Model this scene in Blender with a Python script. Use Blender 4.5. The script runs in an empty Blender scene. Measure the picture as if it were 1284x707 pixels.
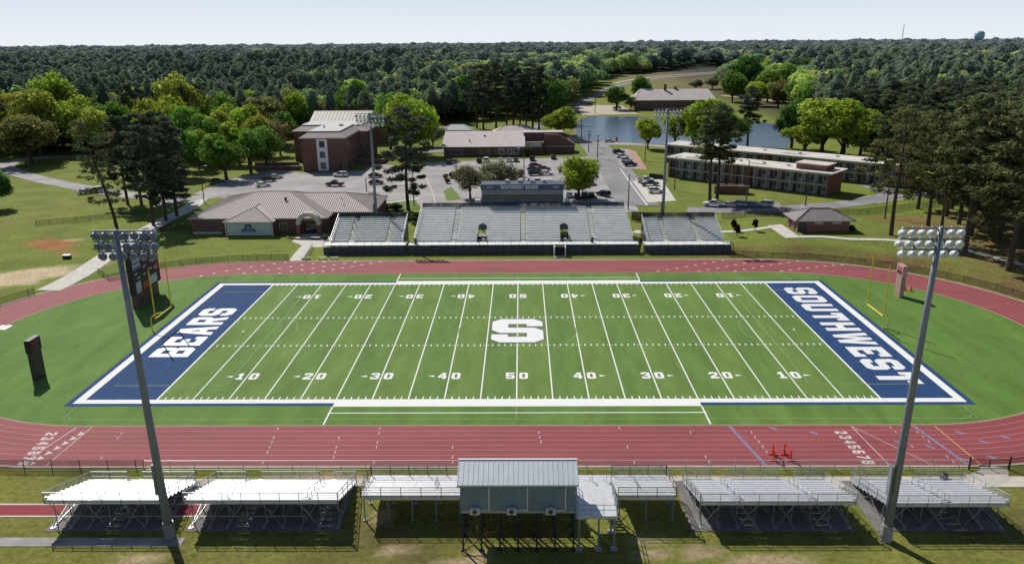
import bpy, bmesh, math, random
import numpy as np
from mathutils import Vector, Matrix
from mathutils.geometry import tessellate_polygon
random.seed(7); rng = np.random.default_rng(7)
R = math.radians
scene = bpy.context.scene
COL = scene.collection

# ------------------------------------------------------------------ terrain
def ss(a, b, t):
    t = min(max((t-a)/(b-a), 0.0), 1.0); return t*t*(3-2*t)
def h(x, y):
    hill = 7*ss(330, 720, y)
    dx = max(abs(x+1.7)-49.3, 0); d = math.hypot(dx, y)
    bank = 1.2*ss(42, 48, d)*ss(40, 60, x)*ss(-15, 5, y)*(1-ss(62, 92, y))
    return hill+bank

# ------------------------------------------------------------------ materials
def nd(nt, t, **kw):
    n = nt.nodes.new(t)
    for k, v in kw.items():
        if k in n.inputs: n.inputs[k].default_value = v
        else: setattr(n, k, v)
    return n
MATS = {}
def mat(name, col, rough=.6, metal=0., var=.18, scale=1.5, bump=0., spec=.4, objcol=False, streak=None):
    """principled material whose colour is broken up by two octaves of noise in object space"""
    if name in MATS: return MATS[name]
    m = bpy.data.materials.new(name); m.use_nodes = True; nt = m.node_tree
    b = nt.nodes['Principled BSDF']; L = nt.links
    b.inputs['Roughness'].default_value = rough; b.inputs['Metallic'].default_value = metal
    b.inputs['Specular IOR Level'].default_value = spec
    tc = nd(nt, 'ShaderNodeTexCoord')
    mp = nd(nt, 'ShaderNodeMapping'); L.new(tc.outputs['Object'], mp.inputs[0])
    if streak: mp.inputs['Scale'].default_value = streak
    n1 = nd(nt, 'ShaderNodeTexNoise', Scale=scale, Detail=5., Roughness=.6); L.new(mp.outputs[0], n1.inputs['Vector'])
    mr = nd(nt, 'ShaderNodeMapRange'); L.new(n1.outputs[0], mr.inputs[0])
    mr.inputs[1].default_value = .28; mr.inputs[2].default_value = .72
    mr.inputs[3].default_value = 1-var; mr.inputs[4].default_value = 1+var
    mx = nd(nt, 'ShaderNodeMix', data_type='RGBA', blend_type='MULTIPLY'); mx.inputs[0].default_value = 1
    mx.inputs[6].default_value = (*col, 1)
    if objcol:
        oi = nd(nt, 'ShaderNodeObjectInfo'); L.new(oi.outputs['Color'], mx.inputs[6])
    L.new(mr.outputs[0], mx.inputs[7]); L.new(mx.outputs[2], b.inputs['Base Color'])
    if bump:
        bp = nd(nt, 'ShaderNodeBump', Strength=bump, Distance=.05); L.new(n1.outputs[0], bp.inputs['Height']); L.new(bp.outputs[0], b.inputs['Normal'])
    MATS[name] = m; return m

def brick_mat(name, c1, c2, mortar):
    m = bpy.data.materials.new(name); m.use_nodes = True; nt = m.node_tree; L = nt.links
    b = nt.nodes['Principled BSDF']; b.inputs['Roughness'].default_value = .9; b.inputs['Specular IOR Level'].default_value = .2
    tc = nd(nt, 'ShaderNodeTexCoord'); sx = nd(nt, 'ShaderNodeSeparateXYZ'); L.new(tc.outputs['Object'], sx.inputs[0])
    ad = nd(nt, 'ShaderNodeMath', operation='ADD'); L.new(sx.outputs[0], ad.inputs[0]); L.new(sx.outputs[1], ad.inputs[1])
    cx = nd(nt, 'ShaderNodeCombineXYZ'); L.new(ad.outputs[0], cx.inputs[0]); L.new(sx.outputs[2], cx.inputs[1])
    br = nd(nt, 'ShaderNodeTexBrick', Scale=3.2); L.new(cx.outputs[0], br.inputs[0])
    br.inputs['Color1'].default_value = (*c1, 1); br.inputs['Color2'].default_value = (*c2, 1); br.inputs['Mortar'].default_value = (*mortar, 1)
    br.inputs['Mortar Size'].default_value = .015
    n = nd(nt, 'ShaderNodeTexNoise', Scale=.35, Detail=6.); L.new(tc.outputs['Object'], n.inputs['Vector'])
    mr = nd(nt, 'ShaderNodeMapRange'); L.new(n.outputs[0], mr.inputs[0]); mr.inputs[3].default_value = .65; mr.inputs[4].default_value = 1.35
    mx = nd(nt, 'ShaderNodeMix', data_type='RGBA', blend_type='MULTIPLY'); mx.inputs[0].default_value = 1
    L.new(br.outputs[0], mx.inputs[6]); L.new(mr.outputs[0], mx.inputs[7]); L.new(mx.outputs[2], b.inputs['Base Color'])
    MATS[name] = m; return m

def mesh_mat(name, col, opacity):
    """woven wire / windscreen: only a share of the light is stopped"""
    m = bpy.data.materials.new(name); m.use_nodes = True; nt = m.node_tree; L = nt.links
    b = nt.nodes['Principled BSDF']; b.inputs['Base Color'].default_value = (*col, 1); b.inputs['Roughness'].default_value = .7
    n = nd(nt, 'ShaderNodeTexNoise', Scale=.8, Detail=4.); mr = nd(nt, 'ShaderNodeMapRange'); L.new(n.outputs[0], mr.inputs[0])
    mr.inputs[1].default_value = .3; mr.inputs[2].default_value = .7
    mr.inputs[3].default_value = opacity*.8; mr.inputs[4].default_value = min(1, opacity*1.2)
    tc = nd(nt, 'ShaderNodeTexCoord'); L.new(tc.outputs['Object'], n.inputs['Vector'])
    t = nd(nt, 'ShaderNodeBsdfTransparent'); mx = nd(nt, 'ShaderNodeMixShader')
    L.new(mr.outputs[0], mx.inputs[0]); L.new(t.outputs[0], mx.inputs[1]); L.new(b.outputs[0], mx.inputs[2])
    L.new(mx.outputs[0], nt.nodes['Material Output'].inputs[0]); MATS[name] = m; return m

def leaf_mat(name, trans=.3):
    m = bpy.data.materials.new(name); m.use_nodes = True; nt = m.node_tree; L = nt.links
    nt.nodes.remove(nt.nodes['Principled BSDF'])
    at = nd(nt, 'ShaderNodeAttribute', attribute_name='tint'); oi = nd(nt, 'ShaderNodeObjectInfo')
    mx = nd(nt, 'ShaderNodeMix', data_type='RGBA', blend_type='MULTIPLY'); mx.inputs[0].default_value = 1
    L.new(at.outputs['Color'], mx.inputs[6]); L.new(oi.outputs['Color'], mx.inputs[7])
    d = nd(nt, 'ShaderNodeBsdfDiffuse'); t = nd(nt, 'ShaderNodeBsdfTranslucent'); ms = nd(nt, 'ShaderNodeMixShader')
    ms.inputs[0].default_value = trans
    L.new(mx.outputs[2], d.inputs[0]); L.new(mx.outputs[2], t.inputs[0])
    L.new(d.outputs[0], ms.inputs[1]); L.new(t.outputs[0], ms.inputs[2]); L.new(ms.outputs[0], nt.nodes['Material Output'].inputs[0])
    MATS[name] = m; return m

# ------------------------------------------------------------------ mesh building
class MB:
    def __init__(s): s.v = []; s.f = []
    def add(s, vs, fs):
        o = len(s.v); s.v += [tuple(map(float, v)) for v in vs]; s.f += [tuple(i+o for i in f) for f in fs]; return s
    def box(s, x0, x1, y0, y1, z0, z1):
        return s.add([(x0,y0,z0),(x1,y0,z0),(x1,y1,z0),(x0,y1,z0),(x0,y0,z1),(x1,y0,z1),(x1,y1,z1),(x0,y1,z1)],
                     [(0,3,2,1),(4,5,6,7),(0,1,5,4),(1,2,6,5),(2,3,7,6),(3,0,4,7)])
    def beam(s, p, q, w=.06, d=None):
        p, q = Vector(p), Vector(q); a = (q-p)
        if a.length < 1e-5: return s
        a.normalize(); up = Vector((0,0,1)) if abs(a.z) < .95 else Vector((0,1,0))
        r = a.cross(up).normalized(); u = r.cross(a); w /= 2; d = (d or w*2)/2
        vs = [e+r*i*w+u*j*d for e in (p, q) for i, j in ((-1,-1),(1,-1),(1,1),(-1,1))]
        return s.add(vs, [(0,1,2,3),(7,6,5,4),(0,4,5,1),(1,5,6,2),(2,6,7,3),(3,7,4,0)])
    def tube(s, pts, rad, n=8, cap=True):
        pts = [Vector(p) for p in pts]; rs = rad if isinstance(rad, (list, tuple)) else [rad]*len(pts)
        vs = []; fs = []
        for i, p in enumerate(pts):
            a = (pts[min(i+1, len(pts)-1)]-pts[max(i-1, 0)]).normalized()
            up = Vector((0,0,1)) if abs(a.z) < .9 else Vector((0,1,0))
            r = a.cross(up).normalized(); u = r.cross(a)
            vs += [p+(r*math.cos(t)+u*math.sin(t))*rs[i] for t in [2*math.pi*k/n for k in range(n)]]
        for i in range(len(pts)-1):
            for k in range(n):
                k2 = (k+1) % n; fs.append((i*n+k, i*n+k2, (i+1)*n+k2, (i+1)*n+k))
        if cap: fs += [tuple(range(n))[::-1], tuple(range((len(pts)-1)*n, len(pts)*n))]
        return s.add(vs, fs)
    def prism(s, poly, z0, z1):
        n = len(poly)
        return s.add([(x,y,z0) for x, y in poly]+[(x,y,z1) for x, y in poly],
                     [tuple(range(n))[::-1], tuple(range(n, 2*n))]+[(i, (i+1) % n, n+(i+1) % n, n+i) for i in range(n)])
    def face(s, pts): return s.add(pts, [tuple(range(len(pts)))])
    def sphere(s, c, r, n=8, m=5, sq=(1,1,1)):
        vs = [(c[0], c[1], c[2]+r*sq[2])]
        for i in range(1, m):
            t = math.pi*i/m
            vs += [(c[0]+r*sq[0]*math.sin(t)*math.cos(2*math.pi*k/n), c[1]+r*sq[1]*math.sin(t)*math.sin(2*math.pi*k/n), c[2]+r*sq[2]*math.cos(t)) for k in range(n)]
        vs.append((c[0], c[1], c[2]-r*sq[2])); e = len(vs)-1; fs = []
        for k in range(n):
            k2 = (k+1) % n; fs.append((0, 1+k, 1+k2)); fs.append((e, 1+(m-2)*n+k2, 1+(m-2)*n+k))
            for i in range(m-2): fs.append((1+i*n+k, 1+(i+1)*n+k, 1+(i+1)*n+k2, 1+i*n+k2))
        return s.add(vs, fs)
    def build(s, name, m, parent=None, world=False, smooth=False):
        off = Vector((0,0,0))
        if parent is not None and world:
            r = parent
            while r.parent: r = r.parent
            off = Vector(r.location)
        me = bpy.data.meshes.new(name)
        me.from_pydata([(a-off.x, b-off.y, c-off.z) for a, b, c in s.v], [], s.f)
        me.materials.append(m)
        if smooth: me.polygons.foreach_set('use_smooth', [True]*len(me.polygons))
        me.update()
        o = bpy.data.objects.new(name, me); COL.objects.link(o)
        if parent is not None: o.parent = parent
        return o
def T(name, label, cat, loc=(0,0,0), rz=0., group=None):
    o = bpy.data.objects.new(name, None); COL.objects.link(o); o.empty_display_size = .1
    o.location = loc; o.rotation_euler = (0,0,rz); o['label'] = label; o['category'] = cat
    if group: o['group'] = group
    return o
def tag(o, label, cat, group=None):
    o['label'] = label; o['category'] = cat
    if group: o['group'] = group
    return o
def struct(name, mb, m, kind='structure'):
    o = mb.build(name, m); o['kind'] = kind; return o
def dup(root, loc, rz=0., label=None, group=None, color=None, scale=None):
    def cp(o, par):
        c = o.copy(); COL.objects.link(c); c.parent = par
        for ch in o.children: cp(ch, c)
        return c
    r = root.copy(); COL.objects.link(r); r.location = loc; r.rotation_euler = (0,0,rz)
    for ch in root.children: cp(ch, r)
    if label: r['label'] = label
    if group: r['group'] = group
    if scale: r.scale = (scale,)*3 if not isinstance(scale, tuple) else scale
    if color: paint(r, color)
    return r
def paint(root, color):
    for c in root.children_recursive: c.color = (*color, 1)

# ------------------------------------------------------------------ block lettering
GL = {
'S': [[(1,8),(5,8),(6,7),(6,5.4),(4.1,5.4),(4.1,6.2),(1.9,6.2),(1.9,4.9),(5,4.9),(6,3.9),(6,1),(5,0),(1,0),(0,1),(0,2.6),(1.9,2.6),(1.9,1.8),(4.1,1.8),(4.1,3.1),(1,3.1),(0,4.1),(0,7)]],
'O': [[(1,0),(5,0),(6,1),(6,7),(5,8),(1,8),(0,7),(0,1)],[(1.9,1.8),(4.1,1.8),(4.1,6.2),(1.9,6.2)]],
'U': [[(0,8),(2,8),(2,1.9),(4,1.9),(4,8),(6,8),(6,1),(5,0),(1,0),(0,1)]],
'T': [[(0,8),(6,8),(6,5.2),(4.6,5.2),(4.4,6.2),(4,6.2),(4,0),(2,0),(2,6.2),(1.6,6.2),(1.4,5.2),(0,5.2)]],
'H': [[(0,0),(2,0),(2,3.1),(4,3.1),(4,0),(6,0),(6,8),(4,8),(4,4.9),(2,4.9),(2,8),(0,8)]],
'W': [[(0,8),(1.9,8),(2.5,3.4),(3.3,8),(4.7,8),(5.5,3.4),(6.1,8),(8,8),(6.6,0),(4.9,0),(4,4.6),(3.1,0),(1.4,0)]],
'E': [[(0,0),(6,0),(6,2.5),(4.4,2.5),(4.4,1.8),(2,1.8),(2,3.2),(4.4,3.2),(4.4,4.8),(2,4.8),(2,6.2),(4.4,6.2),(4.4,5.5),(6,5.5),(6,8),(0,8)]],
'B': [[(0,0),(5,0),(6,1),(6,3.4),(5.4,4),(6,4.6),(6,7),(5,8),(0,8)],[(2,1.7),(4.1,1.7),(4.1,3.2),(2,3.2)],[(2,4.8),(4.1,4.8),(4.1,6.3),(2,6.3)]],
'A': [[(0,0),(2,0),(2.35,1.8),(3.85,1.8),(4.2,0),(6.2,0),(4.4,8),(1.8,8)],[(2.6,3.4),(3.6,3.4),(3.1,6)]],
'R': [[(0,0),(2,0),(2,2.8),(2.9,2.8),(4,0),(6.1,0),(4.9,3.1),(6,4.1),(6,7),(5,8),(0,8)],[(2,4.5),(4.1,4.5),(4.1,6.3),(2,6.3)]],
'0': [[(1,0),(5,0),(6,1),(6,7),(5,8),(1,8),(0,7),(0,1)],[(2.1,1.8),(3.9,1.8),(3.9,6.2),(2.1,6.2)]],
'1': [[(.6,0),(5.4,0),(5.4,1.8),(4.1,1.8),(4.1,8),(2.2,8),(.6,6.8),(.6,5.2),(2,5.7),(2,1.8),(.6,1.8)]],
'2': [[(0,0),(6,0),(6,2),(2.8,2),(6,4.6),(6,7),(5,8),(1,8),(0,7),(0,5.4),(2,5.4),(2,6.2),(4,6.2),(4,5.2),(0,1.9)]],
'3': [[(1,8),(5,8),(6,7),(6,4.6),(5.4,4),(6,3.4),(6,1),(5,0),(1,0),(0,1),(0,2.6),(1.9,2.6),(1.9,1.8),(4.1,1.8),(4.1,3.2),(2.2,3.2),(2.2,4.8),(4.1,4.8),(4.1,6.2),(1.9,6.2),(1.9,5.4),(0,5.4),(0,7)]],
'4': [[(3.4,0),(5.2,0),(5.2,1.8),(6,1.8),(6,3.4),(5.2,3.4),(5.2,8),(3,8),(0,3.4),(0,1.8),(3.4,1.8)],[(1.9,3.4),(3.4,3.4),(3.4,5.7)]],
'5': [[(0,8),(6,8),(6,6.2),(2,6.2),(2,5),(5,5),(6,4),(6,1),(5,0),(1,0),(0,1),(0,2.6),(1.9,2.6),(1.9,1.8),(4.1,1.8),(4.1,3.3),(0,3.3)]],
'6': [[(1,0),(5,0),(6,1),(6,4),(5,5),(1.9,5),(1.9,6.2),(6,6.2),(5.2,8),(1,8),(0,7),(0,1)],[(1.9,1.8),(4.1,1.8),(4.1,3.3),(1.9,3.3)]],
'7': [[(1,0),(3.2,0),(6,6),(6,8),(0,8),(0,6.2),(3.8,6.2)]],
'8': [[(1,0),(5,0),(6,1),(6,3.4),(5.4,4),(6,4.6),(6,7),(5,8),(1,8),(0,7),(0,4.6),(.6,4),(0,3.4),(0,1)],[(2,1.7),(4.1,1.7),(4.1,3.2),(2,3.2)],[(2,4.8),(4.1,4.8),(4.1,6.3),(2,6.3)]],
}
GW = {'W': 8, 'A': 6.2, ' ': 3.5}
def glyph(mb, ch, org, ex, ey, sx, sy):
    """one letter: ex / ey are the reading and the upright directions, sx / sy the size of one grid cell"""
    if ch == ' ': return
    loops = GL[ch]; org, ex, ey = Vector(org), Vector(ex), Vector(ey)
    tris = tessellate_polygon([[Vector((a, b, 0)) for a, b in lp] for lp in loops])
    pts = [p for lp in loops for p in lp]; nrm = ex.cross(ey)
    vs = [org+ex*(a*sx)+ey*(b*sy) for a, b in pts]; fs = []
    for t in tris:
        a, b, c = [vs[i] for i in t]
        fs.append(tuple(t) if (b-a).cross(c-a).dot(nrm) > 0 else tuple(t)[::-1])
    mb.add(vs, fs)
def text(mb, s, org, ex, ey, height, width, gap=1.0):
    """a word of block letters filling width x height from org"""
    tot = sum(GW.get(c, 6) for c in s)+gap*(len(s)-1); sx = width/tot; x = 0; org = Vector(org); exv = Vector(ex)
    for c in s:
        glyph(mb, c, org+exv*x*sx, ex, ey, sx, height/8); x += GW.get(c, 6)+gap

# ------------------------------------------------------------------ palette
ALU = mat('brushed_aluminium', (.66,.67,.69), .42, .35, .14, 2.5)
ALU_DK = mat('dull_aluminium', (.42,.43,.45), .5, .5, .2, 2.)
GALV = mat('galvanised_steel', (.36,.38,.41), .45, .6, .15, 1.2)
POLE = mat('grey_pole_steel', (.23,.25,.29), .5, .35, .15, .8)
DKSTEEL = mat('dark_steel', (.035,.037,.042), .5, .3)
WHITE = mat('white_paint', (.8,.8,.8), .5, 0, .06)
CONC = mat('concrete', (.50,.46,.40), .9, 0, .2, .5, .2)
CONC_DK = mat('old_concrete', (.33,.31,.30), .9, 0, .35, .4, .2)
ASPH = mat('asphalt', (.25,.24,.25), .95, 0, .3, .12)
ASPH2 = mat('worn_asphalt', (.345,.325,.32), .95, 0, .28, .1)
BRICK = brick_mat('brown_brick', (.205,.105,.085), (.165,.082,.066), (.20,.15,.13))
BRICKR = brick_mat('red_brick', (.29,.125,.10), (.245,.10,.08), (.27,.19,.17))
NAVY = mat('navy_paint', (.02,.045,.16), .6)
NAVYDK = mat('dark_navy_panel', (.065,.075,.10), .6, 0, .3)
GLASS = mat('dark_window_glass', (.03,.035,.045), .08, 0, .1, 1., spec=.7)
MESHD = mesh_mat('black_chain_link', (.03,.03,.035), .38)
MESHG = mesh_mat('galvanised_chain_link', (.45,.46,.48), .22)
SCREEN = mesh_mat('navy_windscreen', (.012,.02,.045), .88)
LEAF = leaf_mat('broad_leaf', .48); NEEDLE = leaf_mat('pine_needle', .32)
BARK = mat('bark', (.075,.055,.043), .95, 0, .35, 3., .5)
BLACK = mat('black_rubber', (.012,.012,.013), .7)
WOODPOLE = mat('weathered_wood_pole', (.12,.085,.065), .9, 0, .3, 2.)
YELLOW = mat('yellow_paint', (.72,.55,.04), .45)
ORANGE = mat('orange_plastic', (.8,.11,.05), .5)
REDP = mat('red_paint', (.75,.05,.04), .4)

# ------------------------------------------------------------------ ground
def axis(segs):
    out = []
    for a, b, st in segs:
        n = max(1, round((b-a)/st)); out += [a+(b-a)*i/n for i in range(n)]
    return np.array(out+[segs[-1][1]])
gx = axis([(-6000,-2000,500),(-2000,-600,100),(-600,-230,15),(-230,-110,4),(-110,110,1.6),(110,230,4),(230,600,15),(600,2000,100),(2000,6000,500)])
gy = axis([(-400,-130,30),(-130,-70,4),(-70,-38,.7),(-38,60,2),(60,240,2.5),(240,720,12),(720,2000,60),(2000,9000,500)])
def fbm(x, y, sc, seed):
    rs = np.random.default_rng(seed); out = np.zeros_like(x); amp = 1.
    for o in range(4):
        for k in range(3):
            a = rs.uniform(0, 6.28); f = sc*2**o*rs.uniform(.7, 1.3)
            out += amp*np.sin(x*f*np.cos(a)+y*f*np.sin(a)+rs.uniform(0, 6.28)+1.3*np.sin(.6*f*(x*np.sin(a+1)-y*np.cos(a+1))))/3
        amp *= .6
    return out
GX, GY = np.meshgrid(gx, gy)
hv = np.vectorize(h)
GZ = hv(GX, GY)-.03
def blend(c, col, m): return c*(1-m[..., None])+np.array(col)*m[..., None]
gcol = np.ones(GX.shape+(3,))*np.array((.188,.225,.045))
n1 = fbm(GX, GY, .05, 1); n2 = fbm(GX, GY, .35, 2); n3 = fbm(GX, GY, .02, 3); n4 = fbm(GX, GY, 1.1, 5)
gcol = blend(gcol, (.140,.185,.034), np.clip(n3*.6+.45, 0, 1))
gcol = blend(gcol, (.20,.195,.055), np.clip(n1*.45+.1+n2*.15, 0, .7))
near = (GY < -40.5)
gcol = blend(gcol, (.180,.172,.042), near*.65)
gcol = blend(gcol, (.115,.098,.038), near*np.clip(n2*.7-.05+n1*.3, 0, .75))
def spot(cx, cy, rx, ry, col, amt=1., edge=.45, rot=0.):
    global gcol
    c, s_ = math.cos(rot), math.sin(rot)
    u = ((GX-cx)*c+(GY-cy)*s_)/rx; v = (-(GX-cx)*s_+(GY-cy)*c)/ry
    d = np.sqrt(u*u+v*v)+edge*(n2*.5+n4*.35)
    gcol = blend(gcol, col, amt*np.clip((1.-d)*2.2, 0, 1))
DIRT = (.40,.31,.20); CLAY = (.36,.135,.065); SAND = (.56,.45,.29)
for a in [(-14,-43.0,9,.7),(8,-43,9,.6),(20,-42.8,5,.7),(-10.5,-55,2.2,1.2),(-2.8,-55.8,1.5,.8),(16.5,-55.4,1.6,1.3),(22,-56.5,5,.7),(-21,-42.6,6,.6),(12.5,-55.6,2,.8),(-33,-56.4,3.5,.8),(-5,-57,3,1),(12,-53.8,1.5,.7),(-12.6,-50,1.3,2.2)]:
    spot(*a, DIRT if random.random() < .7 else SAND, .85)
spot(*(-105.7,56.2), 7, 4.5, CLAY, .9, .6, -.7); spot(*(-98.5,49.1), 6, 3, CLAY, .55, .6, -.5); spot(*(-95.8,45.1), 4, 1.2, SAND, .8)
spot(*(-96.9,31.6), 14, 5.5, SAND, 1., .4, .6); spot(*(-103.1,27.9), 14, 5, SAND, 1.)
spot(*(-103.1,60.6), 3, 1.5, SAND, .6)
# brown grass bank behind the track on the right and under the pines
dxx = np.maximum(np.abs(GX+1.7)-49.3, 0); dd = np.hypot(dxx, GY)
bk = np.clip((dd-41.4)/1.2, 0, 1)*np.clip((50.5-dd)/2.5, 0, 1)*np.clip((GX-24)/8, 0, 1)*(GY > -8)
gcol = blend(gcol, (.155,.105,.045), bk*np.clip(.8+n2*.35, .2, 1))
pn = np.clip((GX-84-n1*4)/5, 0, 1)*np.clip((GY-2)/8, 0, 1)*(GY < 78)
gcol = blend(gcol, (.19,.125,.055), pn*np.clip(.75+n2*.6, 0, 1))
gcol = blend(gcol, (.12,.13,.035), pn*np.clip(-n1*.9+n4*.2, 0, .8))
ft = np.clip((GY-46-n1)/1, 0, 1)*np.clip((50-GY)/1, 0, 1)*(np.abs(GX) < 45)
spot(*(-80.7,72.3), 8, 6, (.075,.075,.025), .8)  # dark patch painted into the lawn as shade of the pine clump
# floor under the woods
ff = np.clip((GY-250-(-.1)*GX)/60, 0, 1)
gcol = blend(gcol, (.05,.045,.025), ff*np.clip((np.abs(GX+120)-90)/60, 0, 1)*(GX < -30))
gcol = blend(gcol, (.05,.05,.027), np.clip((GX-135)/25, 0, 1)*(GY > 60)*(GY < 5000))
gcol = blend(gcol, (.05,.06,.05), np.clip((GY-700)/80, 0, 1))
gcol = blend(gcol, (.20,.165,.09), np.clip((GY-330)/60, 0, 1)*np.clip((GX-60)/40, 0, 1)*np.clip((900-GY)/100, 0, 1)*np.clip(.4+n3*.5, 0, .8))
gm = bpy.data.meshes.new('ground'); ny, nx = GX.shape
vv = np.stack([GX, GY, GZ], -1).reshape(-1, 3)
idx = np.arange(nx*ny).reshape(ny, nx)
qf = np.stack([idx[:-1,:-1], idx[:-1,1:], idx[1:,1:], idx[1:,:-1]], -1).reshape(-1, 4)
def np_mesh(me, verts, quads, tint=None, ptint=None, k=4):
    me.vertices.add(len(verts)); me.vertices.foreach_set('co', verts.astype(np.float32).ravel())
    me.loops.add(quads.size); me.loops.foreach_set('vertex_index', quads.astype(np.int32).ravel())
    me.polygons.add(len(quads)); me.polygons.foreach_set('loop_start', np.arange(0, quads.size, k, dtype=np.int32))
    me.polygons.foreach_set('loop_total', np.full(len(quads), k, dtype=np.int32))
    if ptint is not None:
        a = me.attributes.new('tint', 'FLOAT_COLOR', 'POINT'); c = np.ones((len(verts), 4), np.float32); c[:, :3] = ptint; a.data.foreach_set('color', c.ravel())
    if tint is not None:
        a = me.attributes.new('tint', 'FLOAT_COLOR', 'FACE'); c = np.ones((len(quads), 4), np.float32); c[:, :3] = tint; a.data.foreach_set('color', c.ravel())
    me.update(calc_edges=True); me.validate()
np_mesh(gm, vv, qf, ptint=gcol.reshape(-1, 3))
def ground_mat():
    m = bpy.data.materials.new('grassy_ground'); m.use_nodes = True; nt = m.node_tree; L = nt.links
    b = nt.nodes['Principled BSDF']; b.inputs['Roughness'].default_value = .95; b.inputs['Specular IOR Level'].default_value = .1
    at = nd(nt, 'ShaderNodeAttribute', attribute_name='tint'); tc = nd(nt, 'ShaderNodeTexCoord')
    n = nd(nt, 'ShaderNodeTexNoise', Scale=1.6, Detail=8., Roughness=.72); L.new(tc.outputs['Object'], n.inputs['Vector'])
    nb = nd(nt, 'ShaderNodeTexNoise', Scale=.14, Detail=5., Roughness=.6); L.new(tc.outputs['Object'], nb.inputs['Vector'])
    r1 = nd(nt, 'ShaderNodeMapRange'); L.new(n.outputs[0], r1.inputs[0]); r1.inputs[1].default_value = .3; r1.inputs[2].default_value = .7; r1.inputs[3].default_value = .55; r1.inputs[4].default_value = 1.38
    r2 = nd(nt, 'ShaderNodeMapRange'); L.new(nb.outputs[0], r2.inputs[0]); r2.inputs[1].default_value = .3; r2.inputs[2].default_value = .7; r2.inputs[3].default_value = .8; r2.inputs[4].default_value = 1.2
    mu = nd(nt, 'ShaderNodeMath', operation='MULTIPLY'); L.new(r1.outputs[0], mu.inputs[0]); L.new(r2.outputs[0], mu.inputs[1])
    mx = nd(nt, 'ShaderNodeMix', data_type='RGBA', blend_type='MULTIPLY'); mx.inputs[0].default_value = 1
    L.new(at.outputs['Color'], mx.inputs[6]); L.new(mu.outputs[0], mx.inputs[7]); L.new(mx.outputs[2], b.inputs['Base Color'])
    bp = nd(nt, 'ShaderNodeBump', Strength=.5, Distance=.08); L.new(n.outputs[0], bp.inputs['Height']); L.new(bp.outputs[0], b.inputs['Normal'])
    return m
gm.materials.append(ground_mat())
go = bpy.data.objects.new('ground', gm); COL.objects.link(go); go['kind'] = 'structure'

# ------------------------------------------------------------------ roads, lots and paths (sheets just above the ground)
def ribbon(name, pts, w, m, zo=.02, step=4., widths=None):
    P = [Vector((p[0], p[1], 0)) for p in pts]; S = []
    for i in range(len(P)-1):                                        # catmull-rom through the points
        p0, p1, p2, p3 = P[max(i-1, 0)], P[i], P[i+1], P[min(i+2, len(P)-1)]
        n = max(2, int((p2-p1).length/step))
        for k in range(n):
            t = k/n; S.append(.5*((2*p1)+(-p0+p2)*t+(2*p0-5*p1+4*p2-p3)*t*t+(-p0+3*p1-3*p2+p3)*t**3))
    S.append(P[-1]); mb = MB(); vs = []; n = len(S)
    for i, p in enumerate(S):
        a = (S[min(i+1, n-1)]-S[max(i-1, 0)]).normalized(); q = Vector((-a.y, a.x, 0))*w/2
        for e in (p+q, p-q): vs.append((e.x, e.y, h(e.x, e.y)+zo))
    mb.add(vs, [(2*i+1, 2*i+3, 2*i+2, 2*i) for i in range(n-1)])
    return struct(name, mb, m)
def sheet(name, poly, m, zo=.02):
    pts = [Vector((p[0], p[1], 0)) for p in poly]; mb = MB()
    vs = [(p.x, p.y, h(p.x, p.y)+zo) for p in pts]; fs = []
    for t in tessellate_polygon([pts]):
        a, b, c = [pts[i] for i in t]
        fs.append(tuple(t) if (b-a).cross(c-a).z > 0 else tuple(t)[::-1])
    mb.add(vs, fs); return struct(name, mb, m)
PALE = mat('pale_concrete', (.56,.53,.48), .9, 0, .14, .6)
ribbon('road', [(-133.5,261.2), (-157.8,207.3), (-179.6,199.0), (-194.0,190.9), (-189.6,172.5), (-168.0,150.6), (-140.3,129.9), (-120.1,117.2), (-101.0,109.2), (-90.9,111.4), (-74.3,125.1)], 6.5, ASPH2)
ribbon('road', [(-102.7,100.1), (-91.3,112.6), (-78.4,122.5)], 7, ASPH2, .03)
ribbon('path', [(-92.3,107.8), (-90.3,94.3), (-90.2,72.5), (-87.4,43.7), (-86.1,30.9), (-86.4,21.7)], 4.6, PALE, .025)
sheet('parking_lot', [(-97.4,116.5), (-95.8,140.2), (-86.9,163.1), (-75.1,153.9), (-54.7,158.4), (-53.5,175.0), (-43.7,168.8), (-31.9,166.5), (-27.8,172.0), (-25.9,164.4), (-3.0,149.7), (-5.9,107.8), (-20.6,105.8), (-28.1,92.8), (-41.9,97.4), (-54.1,93.4), (-69.0,107.2), (-79.8,105.1)], ASPH2, .012)
sheet('parking_lot', [(-35.9,176.2), (14.8,186.4), (28.0,190.2), (31.8,91.2), (31.2,87.2), (-23.3,88.6), (-25.3,124.9)], ASPH2, .016)
ribbon('road', [(-56.0,207.5), (-34.6,206.6), (-11.2,236.7), (3.3,284.1), (20.1,331.8), (31.7,382.7), (40.9,428.4), (52.8,479.1), (69.4,537.4), (98.0,608.5), (136.9,669.7), (183.4,725.6), (253.7,819.5)], 7.5, ASPH, .06, 6.)
ribbon('road', [(8.6,235.7), (17.9,253.0), (27.1,237.6), (37.5,228.7), (50.8,225.3), (74.5,208.8), (106.1,186.8), (143.3,152.8)], 8, ASPH2, .028)
ribbon('road', [(31.8,234.5), (32.5,192.1), (33.2,142.0), (32.4,95.4)], 11.5, ASPH, .034)
sheet('parking_bay', [(37.6,210.5), (44.4,210.2), (42.1,158.3), (36.1,158.5)], ASPH2, .04)
sheet('brick_walk', [(44.4,210.2), (46.7,202.9), (44.3,156.5), (41.9,156.6)], mat('brick_paving', (.42,.25,.19), .9, 0, .2, .8), .042)
sheet('parking_bay', [(36.1,134.3), (46.0,137.0), (43.9,101.7), (35.6,99.7)], PALE, .04)
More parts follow.
